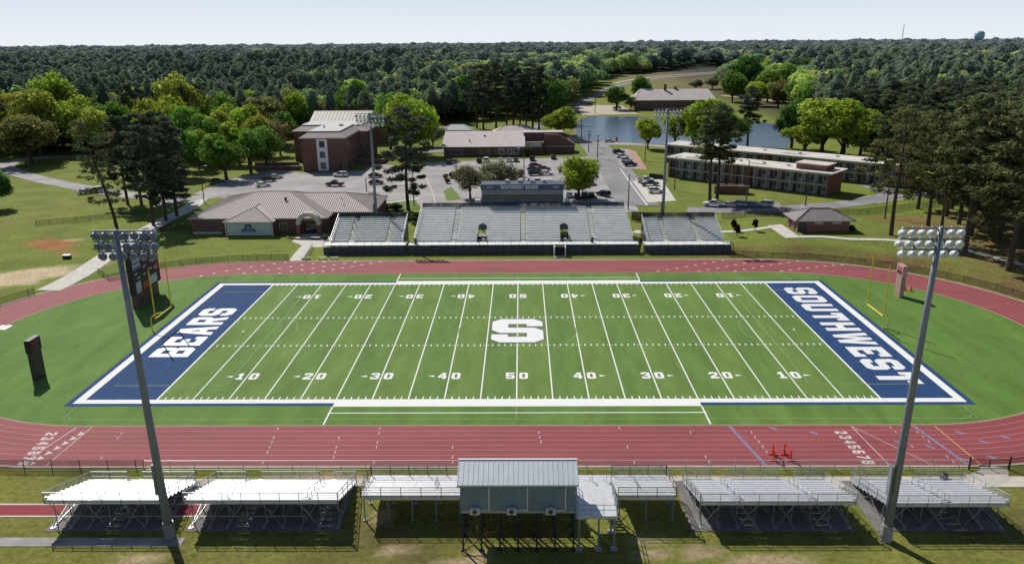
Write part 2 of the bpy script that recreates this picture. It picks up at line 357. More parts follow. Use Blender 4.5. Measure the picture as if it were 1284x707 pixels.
ribbon('road', [(44.6,89.9), (52.3,88.5), (64.7,88.1), (74.1,91.2), (86.1,95.1), (95.8,100.3), (105.4,107.0), (108.1,116.8), (106.1,124.9)], 7, ASPH, .036)
ribbon('road', [(95.8,100.3), (112.0,109.2), (128.0,113.7), (150.2,118.2)], 8, ASPH2, .030)
sheet('parking_bay', [(46.9,86.7), (52.2,99.3), (71.2,98.8), (70.5,85.6)], ASPH, .042)
ribbon('path', [(46.0,63.6), (52.5,62.7), (58.7,64.3)], 1.8, PALE, .03, 2.)
sheet('patio', [(58.5,66.1), (62.2,67.4), (62.2,55.5), (58.7,53.5)], PALE, .06)
ribbon('path', [(59.0,54.5), (67.0,54.7), (72.2,52.4), (79.6,51.6), (86.8,48.6), (91.1,43.9), (94.4,38.2), (97.1,31.1)], 1.9, PALE, .08, 2.)
sheet('patio', [(-51.4,57.4), (-51.9,67.5), (-46.9,67.4), (-40.8,57.2), (-42.5,52.2), (-46.8,52.3)], PALE, .02)
ribbon('path', [(-46.8,56.6), (-46.8,50.9), (-46.2,41.2)], 2.6, PALE, .028, 2.)
ribbon('path', [(27.2,65.8), (30.1,64.2)], 3., PALE, .028, 2.)
ribbon('path', [(82.9,600.6), (112.4,660.1), (163.5,729.0), (226.5,801.4)], 5, mat('sandy_road', (.46,.40,.31), .9, 0, .15, .3), .10, 6.)
ribbon('path', [(-5.9,380.3), (18.7,378.7), (40.6,377.2), (70.8,365.5)], 4, MATS['sandy_road'], .06, 6.)
sheet('parking_lot', [(37.7,428.7), (67.4,415.9), (70.8,365.5), (36.8,358.3)], MATS['sandy_road'], .05)
ribbon('path', [(149.6,484.4), (168.8,458.8), (181.1,435.1), (206.1,422.3)], 6, MATS['sandy_road'], .08, 6.)
ribbon('kerb', [(-22.0,92.6), (-27.3,125.0), (-31.3,144.2)], .3, PALE, .08, 3.)
sheet('grass_island', [(-22.7,118.2), (-21.0,126.2), (-16.3,105.7), (-20.4,103.5)], mat('island_grass', (.12,.19,.03), .95, 0, .3, 1.), .05)
sheet('grass_island', [(-39.3,102.9), (-29.8,106.1), (-25.9,92.7), (-37.6,93.0)], MATS['island_grass'], .05)
ribbon('path', [(-40.0,99.5), (-32.9,103.8), (-28.3,107.2)], 1.6, PALE, .07, 3.)
ribbon('kerb', [(35.2,158.6), (34.9,121.7), (34.9,95.4)], .35, WHITE, .08, 3.)
# painted bay lines in the lots
mb = MB()
def stripe(x0, x1, y0, y1): mb.add([(x0,y0,.05),(x1,y0,.05),(x1,y1,.05),(x0,y1,.05)], [(0,1,2,3)])
for k in range(15): stripe(-27+2.9*k, -26.86+2.9*k, 169.5, 174.5)
for k in range(9): stripe(1+2.8*k, 1.14+2.8*k, 127, 132)
for k in range(8): stripe(-67+2.9*k, -66.86+2.9*k, 146, 151)
for k in range(7): stripe(-64+2.9*k, -63.86+2.9*k, 116, 121)
for k in range(7): stripe(12, 17, 152+2.8*k-8, 152.14+2.8*k-8)
struct('parking_line', mb, mat('worn_bay_paint', (.55,.54,.52), .9, 0, .3, 1.))
struct('runway', MB().box(-90, -20, -49.8, -48.0, .0, .012), mat('red_runway', (.26,.035,.045), .9, 0, .15, .6))
mb = MB().box(-90, -20, -50.05, -49.8, 0, .02).box(-90, -20, -48.0, -47.75, 0, .02); struct('kerb', mb, PALE)
struct('path', MB().box(-90, -30.2, -54.6, -53.3, 0, .014), CONC_DK)
# gravel and concrete apron between the track and the near stands
struct('path', MB().box(-44, -15.2, -44.6, -43.2, 0, .014).box(15.5, 62, -44.9, -42.9, 0, .014), CONC)
ribbon('path', [(47,-43.8), (49.5,-42.6), (50.3,-40.9)], 2.6, CONC, .02, 1.)
# pond
pond = [(29.6,237.5), (26.7,252.6), (28.7,293.8), (33.0,330.9), (41.1,353.3), (57.3,352.2), (68.1,346.8), (89.0,336.2), (112.2,330.0), (128.0,315.8), (136.2,294.8), (131.6,266.2), (117.9,230.2), (108.1,207.3), (81.5,211.0), (63.9,222.0), (45.0,233.9)]
wm = bpy.data.materials.new('pond_water'); wm.use_nodes = True; nt = wm.node_tree; b = nt.nodes['Principled BSDF']
b.inputs['Base Color'].default_value = (.075,.115,.165, 1); b.inputs['Roughness'].default_value = .2; b.inputs['IOR'].default_value = 1.33
n = nd(nt, 'ShaderNodeTexNoise', Scale=1.5, Detail=6.); tc = nd(nt, 'ShaderNodeTexCoord'); nt.links.new(tc.outputs['Object'], n.inputs['Vector'])
bp = nd(nt, 'ShaderNodeBump', Strength=.5, Distance=.1); nt.links.new(n.outputs[0], bp.inputs['Height']); nt.links.new(bp.outputs[0], b.inputs['Normal'])
sheet('pond_water', pond, wm, .05)
mb = MB()
for i in range(len(pond)):
    p, q = Vector((*pond[i], 0)), Vector((*pond[(i+1) % len(pond)], 0)); d = (q-p).normalized(); nrm = Vector((d.y, -d.x, 0))
    c = Vector((72, 270, 0)); nrm = nrm if (p-c).dot(nrm) > 0 else -nrm
    mb.face([p+Vector((0,0,h(*p[:2])+.08)), q+Vector((0,0,h(*q[:2])+.08)), q+nrm*2+Vector((0,0,h(*q[:2])+.02)), p+nrm*2+Vector((0,0,h(*p[:2])+.02))])
struct('pond_bank', mb, mat('bank_earth', (.17,.15,.07), .95, 0, .3, .5))

# ------------------------------------------------------------------ track and field
CXL, CXR = -51.0, 47.6
def stadium(r, n=48):
    out = [(CXR+r*math.cos(t), r*math.sin(t)) for t in [-math.pi/2+math.pi*i/n for i in range(n+1)]]
    out += [(CXL+r*math.cos(t), r*math.sin(t)) for t in [math.pi/2+math.pi*i/n for i in range(n+1)]]
    return out
def ring(mb, r0, r1, z):
    a, b = stadium(r0), stadium(r1); n = len(a)
    mb.add([(x, y, z) for x, y in a]+[(x, y, z) for x, y in b], [(i, n+i, n+(i+1) % n, (i+1) % n) for i in range(n)]); return mb
def turf_mat(name, c1, c2, bands):
    m = bpy.data.materials.new(name); m.use_nodes = True; nt = m.node_tree; L = nt.links
    b = nt.nodes['Principled BSDF']; b.inputs['Roughness'].default_value = .85; b.inputs['Specular IOR Level'].default_value = .15
    tc = nd(nt, 'ShaderNodeTexCoord'); sx = nd(nt, 'ShaderNodeSeparateXYZ'); L.new(tc.outputs['Object'], sx.inputs[0])
    if bands:                                                         # alternate five-yard bands
        a = nd(nt, 'ShaderNodeMath', operation='DIVIDE'); L.new(sx.outputs[0], a.inputs[0]); a.inputs[1].default_value = 9.144
        f = nd(nt, 'ShaderNodeMath', operation='FRACT'); L.new(a.outputs[0], f.inputs[0])
        g = nd(nt, 'ShaderNodeMath', operation='GREATER_THAN'); L.new(f.outputs[0], g.inputs[0]); g.inputs[1].default_value = .5
        fac = g.outputs[0]
    else:
        wv = nd(nt, 'ShaderNodeTexNoise', Scale=.07, Detail=5.)
        mp = nd(nt, 'ShaderNodeMapping'); mp.inputs['Rotation'].default_value = (0, 0, .6); L.new(tc.outputs['Object'], mp.inputs[0]); L.new(mp.outputs[0], wv.inputs[0])
        fac = wv.outputs[0]
    mc = nd(nt, 'ShaderNodeMix', data_type='RGBA'); mc.inputs[6].default_value = (*c1, 1); mc.inputs[7].default_value = (*c2, 1); L.new(fac, mc.inputs[0])
    n = nd(nt, 'ShaderNodeTexNoise', Scale=3.5, Detail=8., Roughness=.75); L.new(tc.outputs['Object'], n.inputs['Vector'])
    mp2 = nd(nt, 'ShaderNodeMapping'); mp2.inputs['Scale'].default_value = (1, .25, 1); L.new(tc.outputs['Object'], mp2.inputs[0])
    n2_ = nd(nt, 'ShaderNodeTexNoise', Scale=.35, Detail=6., Roughness=.65); L.new(mp2.outputs[0], n2_.inputs['Vector'])
    r1 = nd(nt, 'ShaderNodeMapRange'); L.new(n.outputs[0], r1.inputs[0]); r1.inputs[1].default_value = .3; r1.inputs[2].default_value = .7; r1.inputs[3].default_value = .86; r1.inputs[4].default_value = 1.14
    r2 = nd(nt, 'ShaderNodeMapRange'); L.new(n2_.outputs[0], r2.inputs[0]); r2.inputs[1].default_value = .3; r2.inputs[2].default_value = .7; r2.inputs[3].default_value = .80; r2.inputs[4].default_value = 1.2
    mu = nd(nt, 'ShaderNodeMath', operation='MULTIPLY'); L.new(r1.outputs[0], mu.inputs[0]); L.new(r2.outputs[0], mu.inputs[1])
    mx = nd(nt, 'ShaderNodeMix', data_type='RGBA', blend_type='MULTIPLY'); mx.inputs[0].default_value = 1
    L.new(mc.outputs[2], mx.inputs[6]); L.new(mu.outputs[0], mx.inputs[7]); L.new(mx.outputs[2], b.inputs['Base Color'])
    return m
TRACK = mat('red_track_rubber', (.265,.058,.064), .8, 0, .16, .25, streak=(.25,1,1), spec=.35)
struct('running_track', ring(MB(), 31.62, 40.7, .006), TRACK)
struct('kerb', ring(MB(), 31.42, 31.62, .03), mat('tan_kerb', (.40,.30,.20), .9))
struct('kerb', ring(MB(), 40.7, 41.0, .02), CONC)
st = stadium(31.42)
struct('turf', MB().add([(0,0,.006)]+[(x, y, .006) for x, y in st], [(0, 1+i, 1+(i+1) % len(st)) for i in range(len(st))]),
       turf_mat('dark_turf', (.085,.180,.034), (.140,.232,.050), False))
LINEP = mat('white_field_paint', (.80,.81,.78), .8, 0, .06, 1.5, spec=.1)
LINE2 = mat('faded_line_paint', (.20,.29,.12), .85, 0, .2, .8)
BLUE = mat('navy_turf', (.027,.066,.170), .85, 0, .2, .8, spec=.12)
YD = .9144; HY = 24.384
struct('football_field', MB().box(-50*YD, 50*YD, -HY, HY, .006, .012), turf_mat('field_turf', (.140,.222,.052), (.122,.210,.050), True))
mb = MB()
for s in (-1, 1):
    x0, x1 = sorted((s*50*YD+s*.05, s*60*YD)); mb.box(x0, x1, -HY, HY, .006, .014)
    x0, x1 = sorted((s*(60*YD+1.1), s*(60*YD+1.85))); mb.box(x0, x1, -HY-1.85, HY+1.85, .006, .014)
    for e in (-1, 1):
        y0, y1 = sorted((e*(HY+1.1), e*(HY+1.85))); x0, x1 = sorted((s*25*YD, s*(60*YD+1.1))); mb.box(x0, x1, y0, y1, .006, .014)
struct('end_zone', mb, BLUE)
mb = MB()
def rect(mb, x0, x1, y0, y1, z): mb.add([(x0,y0,z),(x1,y0,z),(x1,y1,z),(x0,y1,z)], [(0,1,2,3)])
Z = .02
for s in (-1, 1):
    x0, x1 = sorted((s*60*YD, s*(60*YD+1.1))); rect(mb, x0, x1, -HY, HY, Z)
    y0, y1 = sorted((s*HY, s*(HY+1.1)))
    rect(mb, -60*YD-1.1, -25*YD, y0, y1, Z); rect(mb, 25*YD, 60*YD+1.1, y0, y1, Z)
    y0, y1 = sorted((s*HY, s*(HY+2.1))); rect(mb, -25*YD, 25*YD, y0, y1, Z)
    y0, y1 = sorted((s*(HY+3.75), s*(HY+3.95))); rect(mb, -25*YD-.2, 25*YD+.2, y0, y1, Z)
    for e in (-1, 1):
        y0, y1 = sorted((s*(HY+2.1), s*(31.3))); rect(mb, e*25*YD-.1, e*25*YD+.1, y0 if s > 0 else y0, y1, Z+.002)
for k in range(-50, 51, 5):
    w = .085 if abs(k) < 50 else .13
    rect(mb, k*YD-w, k*YD+w, -HY, HY, Z+.004)
for k in range(-49, 50):
    if k % 5 == 0: continue
    x = k*YD
    for y in (-HY, HY-.75): rect(mb, x-.07, x+.07, y, y+.75, Z+.004)
    for y in (-6.45, 5.75): rect(mb, x-.09, x+.09, y, y+.7, Z+.004)
for k in range(-45, 46, 5):
    for y in (-6.1, 6.1): rect(mb, k*YD-.45, k*YD-.13, y-.07, y+.07, Z+.004); rect(mb, k*YD+.13, k*YD+.45, y-.07, y+.07, Z+.004)
for s in (-1, 1): rect(mb, s*47*YD-.1, s*47*YD+.1, -.35, .35, Z+.004)
for k in range(-40, 41, 10):
    a, b_ = str((50-abs(k))//10), '0'; x = k*YD
    for near_ in (1, 0):
        ex, ey = ((1,0,0),(0,1,0)) if near_ else ((-1,0,0),(0,-1,0)); o = 1 if near_ else -1
        for ch, dx in ((a, -1.5), (b_, .32)): glyph(mb, ch, (x+o*dx, o*-18.25, Z+.006), ex, ey, 1.18/6, 2.05/8)
        if k:
            s = 1 if k > 0 else -1; xx = x+s*2.0
            mb.face([(xx, o*-17.3-.28, Z+.006), (xx+s*.95, o*-17.3, Z+.006), (xx, o*-17.3+.28, Z+.006)][::(1 if s > 0 else -1)])
struct('field_line', mb, LINEP)
mb = MB(); text(mb, 'BEARS', (-47.6,-10.3,Z), (0,1,0), (-1,0,0), 5.7, 21.4, 1.25)
struct('end_zone_lettering', mb, WHITE)
mb = MB(); text(mb, 'SOUTHWEST', (48.0,21.5,Z), (0,-1,0), (1,0,0), 5.3, 41.6, 1.35)
struct('end_zone_lettering', mb, WHITE)
mb = MB(); GREYT = mat('grey_turf', (.13,.14,.13), .9)
rect(mb, -4.35, 4.35, -5.15, 5.45, Z-.004)
mb = MB(); S = [(1,8),(5,8),(6,7),(6,5.4),(4.1,5.4),(4.1,6.2),(1.9,6.2),(1.9,4.9),(5,4.9),(6,3.9),(6,1),(5,0),(1,0),(0,1),(0,2.6),(1.9,2.6),(1.9,1.8),(4.1,1.8),(4.1,3.1),(1,3.1),(0,4.1),(0,7)]
def offs(poly, d):
    n = len(poly); ar = sum(poly[i][0]*poly[(i+1) % n][1]-poly[(i+1) % n][0]*poly[i][1] for i in range(n)); sg = 1 if ar > 0 else -1; out = []
    for i in range(n):
        p0, p1, p2 = [Vector(poly[j % n]) for j in (i-1, i, i+1)]
        a, b2 = (p1-p0).normalized(), (p2-p1).normalized(); na, nb_ = Vector((a.y,-a.x))*sg, Vector((b2.y,-b2.x))*sg
        k = (na+nb_); out.append(tuple(p1+k*(d/max(.3, 1+na.dot(nb_)))))
    return out
GL['so'] = [offs(S, .2)]
glyph(mb, 'so', (-4.0,-5.0,Z+.010), (1,0,0), (0,1,0), 8.0/6, 10.2/8); struct('midfield_logo_outline', mb, GREYT)
mb = MB(); glyph(mb, 'S', (-4.0,-5.0,Z+.016), (1,0,0), (0,1,0), 8.0/6, 10.2/8); rect(mb, -.1, .1, 2.4+.6, -2, Z+.0); struct('midfield_logo', MB().add(mb.v, mb.f[:-1]), WHITE)
# soccer lines
mb = MB(); w = .06; z = .016
def ln(p, q, wd=.07, zz=None):
    p, q = Vector((*p, 0)), Vector((*q, 0)); d = (q-p).normalized(); n_ = Vector((-d.y, d.x, 0))*wd; zz = zz or z
    mb.face([tuple((p-n_).to_2d())+(zz,), tuple((q-n_).to_2d())+(zz,), tuple((q+n_).to_2d())+(zz,), tuple((p+n_).to_2d())+(zz,)])
for s in (-1, 1):
    ln((-54.9, s*29.9), (54.9, s*29.9)); ln((s*54.9, 26.4), (s*54.9, 29.9)); ln((s*54.9, -26.4), (s*54.9, -29.9))
    ln((s*38.4, -20.15), (s*38.4, 20.15), zz=.026)
    for e in (-1, 1): ln((s*38.4, e*20.15), (s*53.4, e*20.15), zz=.026)
    a = [(s*(43.9-9.15*math.cos(t)), 9.15*math.sin(t)) for t in [R(-53+106*i/20) for i in range(21)]]
    for i in range(20): ln(a[i], a[i+1], zz=.026)
    ln((-.0, s*26.5), (0, s*29.9))
    for e in (-1, 1):
        a = [(s*54.9-s*.9*math.cos(t), e*(29.9-.9*math.sin(t))) for t in [math.pi/2*i/6 for i in range(7)]]
        for i in range(6): ln(a[i], a[i+1])
a = [(9.15*math.cos(2*math.pi*i/60), 9.15*math.sin(2*math.pi*i/60)) for i in range(61)]
for i in range(60): ln(a[i], a[i+1], zz=.026)
struct('soccer_line', mb, LINE2)
# lane lines, numbers and starts
TL = mat('track_line_paint', (.52,.36,.36), .8, 0, .15, .3)
mb = MB()
for i in range(9):
    r = 31.72+i*1.11; ring(mb, r, r+.045, .012)
struct('lane_line', mb, TL)
mb = MB(); lane = lambda i: -(31.72+i*1.11)
for i in range(1, 8):
    glyph(mb, str(i+1), (-54.9+.15*i, lane(i)-.22, .012), (0,-1,0), (1,0,0), .66/6, 1.35/8)
    glyph(mb, str(i+1), (36.6+.05*i, lane(i)-.22, .012), (0,-1,0), (1,0,0), .66/6, 1.35/8)
    mb.face([(-50.6-.3*i+.0, lane(i)-1.05, .012), (-50.2-.3*i+.35, lane(i)-.55, .012), (-50.6-.3*i, lane(i)-.1, .012)])
def tl(p, q, wd=.05): 
    global z; z = .014; ln(p, q, wd)
tl((-50.2,-31.8), (-50.6,-40.6)); tl((-52.0,-31.8), (-53.5,-40.6), .06); tl((39.1,-31.8), (39.6,-40.6)); tl((39.1,-31.8), (44.2,-40.6), .04)
for k, x in enumerate((-46,-28,-20.5,-16,-7.5,2.5,12,20,27,43.5,46.0)):
    for i in range(8):
        if random.random() < .5: tl((x+.1*i, lane(i)-.2), (x+.1*i, lane(i)-.75), .05)
struct('track_marking', mb, mat('worn_white_paint', (.58,.50,.49), .8, 0, .2, .6))
mb = MB(); z = .014
for x, c in ((24.8, 1), (46.2, 1)):
    for i in range(8):
        for j in range(2): ln((x+.2*i+.1*j, lane(i)-.15-.45*j), (x+.2*i+.4+.1*j, lane(i)-.5-.45*j), .13)
for x, i in ((29.5,0),(33.8,1),(42.5,3),(45.5,4),(50.5,1),(52,3),(55,2),(57,5),(61,3),(51,6)): ln((x, lane(i)-.3), (x+.7, lane(i)-.9), .15)
struct('track_marking', mb, mat('blue_track_paint', (.22,.24,.42), .8))
mb = MB(); z = .014; ln((48.8,-31.8), (49.3,-40.6), .06); struct('track_marking', mb, mat('yellow_track_paint', (.62,.42,.10), .8))
mb = MB()
for i in range(8):                                                    # exchange triangles round the far side
    for x0, dx in ((-62,2.2),(-54,2.2),(-47,2.1),(-40.5,1.9),(27,2.3),(35,2.3),(42,2.3),(51,2.2)):
        x = x0+dx*i*.9; y = 32.3+i*1.11
        cx = CXL if x < CXL else (CXR if x > CXR else None)
        if cx is not None:
            t = (x-cx)/y; r = y; y = r*math.cos(t); x = cx+r*math.sin(t)
        if i % 2 == (x0 % 2 > 0) or True: mb.face([(x, y-.22, .013), (x+.75, y, .013), (x, y+.22, .013)])
struct('track_marking', mb, WHITE)
mb = MB()
for p in [((-82.6,2.0)[0]+.8, (-82.6,2.0)[1])]: rect(mb, p[0]-1.4, p[0]+.4, p[1]-.8, p[1]+1.2, .014)
struct('track_marking', mb, WHITE)
# ------------------------------------------------------------------ fences
def fence(name, label, pts, ht, step=3., post=DKSTEEL, screen=MESHD, group=None, pw=.07, maxp=95):
    P = [Vector((p[0], p[1], h(p[0], p[1]))) for p in pts]
    t = T(name, label, 'fence', tuple(P[0]), group=group)
    sc = MB(); rails = []; posts = []; carry = 0
    for a, b in zip(P[:-1], P[1:]):
        rails.append((a, b))
        sc.face([a+Vector((0,0,.05)), b+Vector((0,0,.05)), b+Vector((0,0,ht-.03)), a+Vector((0,0,ht-.03))])
        L = (b-a).length; d = -carry
        while d+step <= L or d < 0:
            d = d+step
            if d > L: break
            posts.append(a+(b-a)*(d/L))
        carry = L-d if d <= L else 0
    posts = [P[0]]+posts+[P[-1]]
    if len(posts) > maxp: posts = posts[:maxp]
    for p in posts: MB().tube([p, p+Vector((0,0,ht+.08))], pw/2*1.3, 6).build('post', post, t, True)
    for zz, wd in ((ht, .05), (.08, .03)):
        rail = MB()
        for i, (a, b) in enumerate(rails): rail.beam(a+Vector((0,0,zz)), b+Vector((0,0,zz)), wd)
        rail.build('rail', post, t, True)
    sc.build('wire_mesh', screen, t, True)
    return t
def arc(r, a0, a1, n=24):
    out = []
    for i in range(n+1):
        a = R(a0+(a1-a0)*i/n); cx = CXR if math.cos(a) > 0 else CXL
        out.append((cx+r*math.cos(a), r*math.sin(a)))
    return out
fence('chain_link_fence', 'black chain link fence along the grass behind the long jump runway', [(-78,-34.5),(-70,-38.5),(-62,-41.0),(-52,-41.45),(-39.5,-41.45)], 1.2)
fence('pipe_rail_fence', 'long pale pipe rail fence between the track and the near bleachers', [(-39.3,-41.45),(-10,-41.45),(20,-41.45),(47.4,-41.45)], 1.1, 2.6, ALU, MESHG)
fence('chain_link_fence', 'black chain link fence beside the concrete walk at the track curve', [(51.8,-41.3),(56,-40.6),(62,-38.6),(68,-35.6),(74,-31.5),(79,-26.8)], 1.2)
t = T('fence_gate', 'dark swing gate across the concrete walk beside the red track', 'gate', (47.5,-41.45,0))
for x in (47.5, 51.7): MB().tube([(x,-41.45,0),(x,-41.45,1.5)], .09, 8).build('post', DKSTEEL, t, True)
for a, b in ((47.6,49.55),(49.65,51.6)):
    g = MB()
    for z0, z1 in ((.1,.1),(1.15,1.15)): g.beam((a,-41.45,z0),(b,-41.45,z1),.05)
    g.beam((a,-41.45,.1),(a,-41.45,1.15),.05).beam((b,-41.45,.1),(b,-41.45,1.15),.05)
    lf = g.build('gate_leaf', DKSTEEL, t, True); MB().face([(a,-41.45,.1),(b,-41.45,.1),(b,-41.45,1.15),(a,-41.45,1.15)]).build('wire_mesh', MESHD, lf, True)
fence('chain_link_fence', 'dark chain link fence curving beside the pale sandy dirt patch', arc(41.4, 215, 152, 22), 1.2)
fence('chain_link_fence', 'dark chain link fence across the lawn below the mural building', [(-82.6,32.4), (-78.0,27.6)]+[(-72.6,35.7), (-65.4,39.4), (-57.9,41.4), (-47.7,41.8)], 1.2)
fence('chain_link_fence', 'dark chain link fence on the brown bank behind the far track curve', [(43.5,43.4), (51.1,42.0)]+arc(42.2, 70, -14, 26), 1.2)
fence('chain_link_fence', 'thin wire fence crossing the open lawn above the red clay patch', [(-120.3,74.9), (-110.0,80.0), (-98.5,88.4)], 1.3)
fence('chain_link_fence', 'wire fence on the lawn behind the small hip roofed brick building', [(50.7,77.7), (66.5,80.7)]+[(86.5,81.3), (105.3,90.4), (122.1,96.3)], 1.4)
for (px0, py0, px1, py1), lb in (((504,277,527,278), 'navy windscreen fence between the smaller stand and the grandstand beside the pine'), ((793,276,813,277), 'navy windscreen fence at the foot of the street behind the stands')):
    a, b = {504: ((-29.6,78.2), (-24.2,77.2)), 793: ((28.1,76.9), (32.5,75.9))}[px0]
    fence('windscreen_fence', lb, [a, b], 2.3, 2.2, DKSTEEL, SCREEN)
fence('chain_link_fence', 'short grey handrail fence beside the walk to the arched entrance', [(-45.4,52.3), (-44.2,41.2)], 1.0, 1.6, GALV, MESHG)

# ------------------------------------------------------------------ near bleachers (high side towards the camera)
CONC_SH = mat('shade_darkened_concrete', (.17,.16,.155), .9, 0, .3, .5)  # pad colour darkened to paint in the shade under the bleachers
def bleacher(label, x0, x1, aisles, zt=2.75, yf=-44.3, rows=10, z0=.45, gaps=(), padx=(1.0, .2), step=1.83):
    p = .76; yb = yf-p*rows; r = (zt-z0)/(rows-1); xm = (x0+x1)/2
    t = T('bleacher', label, 'bleacher', (xm, (yf+yb)/2, 0), group='aluminium bleachers on the near side of the track')
    xs = [x0]; aw = .62
    for a in aisles: xs += [a-aw, a+aw]
    xs.append(x1); secs = list(zip(xs[0::2], xs[1::2]))
    zf = lambda i: z0-.42+.38+i*r                                    # foot level of row i
    deck = MB()
    for i in range(rows):
        y = yf-i*p
        deck.box(x0, x1, y-.36, y-.02, zf(i)-.04, zf(i)).box(x0, x1, y-.70, y-.38, zf(i)-.04, zf(i))
        deck.box(x0, x1, y-p+.02, y-p+.045, zf(i)+.0, zf(i)+r*.86)
        s = MB()
        for a, b in secs: s.box(a, b, y-.64, y-.37, zf(i)+.39, zf(i)+.43)
        s.build('seat_plank', ALU, t, True)
        for a in aisles: deck.box(a-aw+.08, a+aw-.08, y-.44, y-.2, zf(i)+r*.5-.02, zf(i)+r*.5+.02)
    deck.box(x0, x1, yb-.03, yb+.0, zf(rows-1)-.16, zf(rows-1)+.12)
    deck.build('footboards', ALU, t, True)
    n = max(2, round((x1-x0)/step)); zb = zf(rows-1)
    for k in range(n+1):
        x = x0+.25+(x1-x0-.5)*k/n; f = MB()
        f.beam((x, yf-.1, zf(0)-.1), (x, yb+.1, zb-.1), .06, .1)
        for j in range(0, rows+1, 3):
            y = yf-.15-j*(rows*p-.3)/rows; zz = zf(0)-.1+(zb-zf(0))*j/rows; f.beam((x, y, .03), (x, y, zz), .06)
        f.beam((x, yf-.2, .05), (x, yb+.15, .05), .07); f.beam((x, yb+.2, .1), (x, yf-3.2, zf(3)), .05); f.beam((x, yf-2.4, .1), (x, yb+2.3, zb-.7), .05)
        f.box(x-.18, x+.18, yb-.05, yb+.4, .0, .05)
        f.build('support_frame', GALV, t, True)
    for k in range(n):
        br = MB(); xa, xb = x0+.25+(x1-x0-.5)*k/n, x0+.25+(x1-x0-.5)*(k+1)/n
        if k % 2 == 0: br.beam((xa, yb+.12, .1), (xb, yb+.12, zb-.15), .045).beam((xb, yb+.17, .1), (xa, yb+.17, zb-.15), .045)
        else: br.beam((xa, yb+2.4, .1), (xb, yb+2.4, zb-.9), .045).beam((xb, yb+2.45, .1), (xa, yb+2.45, zb-.9), .045)
        br.build('cross_brace', GALV, t, True)
    def rail(pts, nm='guard_rail', st=1.83, mesh=True):
        g = MB(); m = MB()
        for a, b in zip(pts[:-1], pts[1:]):
            a, b = Vector(a), Vector(b); k = max(1, round((b-a).length/st)); up = Vector((0,0,1.05))
            for q in range(k+1): c = a+(b-a)*q/k; g.beam(c-Vector((0,0,.12)), c+up, .05)
            g.beam(a+up, b+up, .055).beam(a+up*.5, b+up*.5, .035)
            m.face([a+Vector((0,0,.06)), b+Vector((0,0,.06)), b+up, a+up])
        o = g.build(nm, GALV, t, True)
        if mesh: m.build('wire_mesh', MESHG, o, True)
    rail([(x0+.03, yb-.06, zb), (x1-.03, yb-.06, zb)], mesh=True)
    rail([(x0-.03, yf-.1, zf(0)), (x0-.03, yb, zb)]); rail([(x1+.03, yf-.1, zf(0)), (x1+.03, yb, zb)])
    fr = MB(); e = [x0]
    for a in aisles: e += [a-.75, a+.75]
    e.append(x1)
    for a, b in zip(e[0::2], e[1::2]): rail([(a+.05, yf+.06, zf(0)), (b-.05, yf+.06, zf(0))])
    for a in aisles:
        for j in range(1, rows-1, 3):
            sr = MB(); sr.beam((a, yf-j*p-.3, zf(j)), (a, yf-j*p-.3, zf(j)+.9), .05).beam((a, yf-j*p-.3, zf(j)+.9), (a, yf-(j+1.6)*p-.3, zf(j)+.9+1.6*r), .05).beam((a, yf-(j+1.6)*p-.3, zf(j)+1.6*r), (a, yf-(j+1.6)*p-.3, zf(j)+.9+1.6*r), .05)
            sr.build('aisle_handrail', GALV, t, True)
        stp = MB()
        for j in range(2): stp.box(a-.6, a+.6, yf+.05+.3*(1-j), yf+.3+.3*(1-j), 0, zf(0)*(j+1)/3)
        stp.build('stair', ALU_DK, t, True)
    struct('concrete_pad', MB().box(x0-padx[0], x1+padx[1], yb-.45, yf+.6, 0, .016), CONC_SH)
    return t
bleacher('nearly white sunlit bleacher with one aisle beside the leaning grey light pole and red runway', -43.6, -32.8, [-39.0], 2.85, padx=(.3,.1))
bleacher('bright white bleacher with two aisles between the runway end and the press box bleacher', -30.6, -16.3, [-26.8, -19.3], 2.85, padx=(.1,.0))
bleacher('blue grey bleacher with two aisles directly behind the pair of red hurdles', 17.0, 31.2, [20.6, 27.4], 2.7, padx=(.75,.05))
bleacher('blue grey bleacher with one central aisle and a trash can on its front deck', 34.0, 45.1, [39.6], 2.5, padx=(.75,.05))

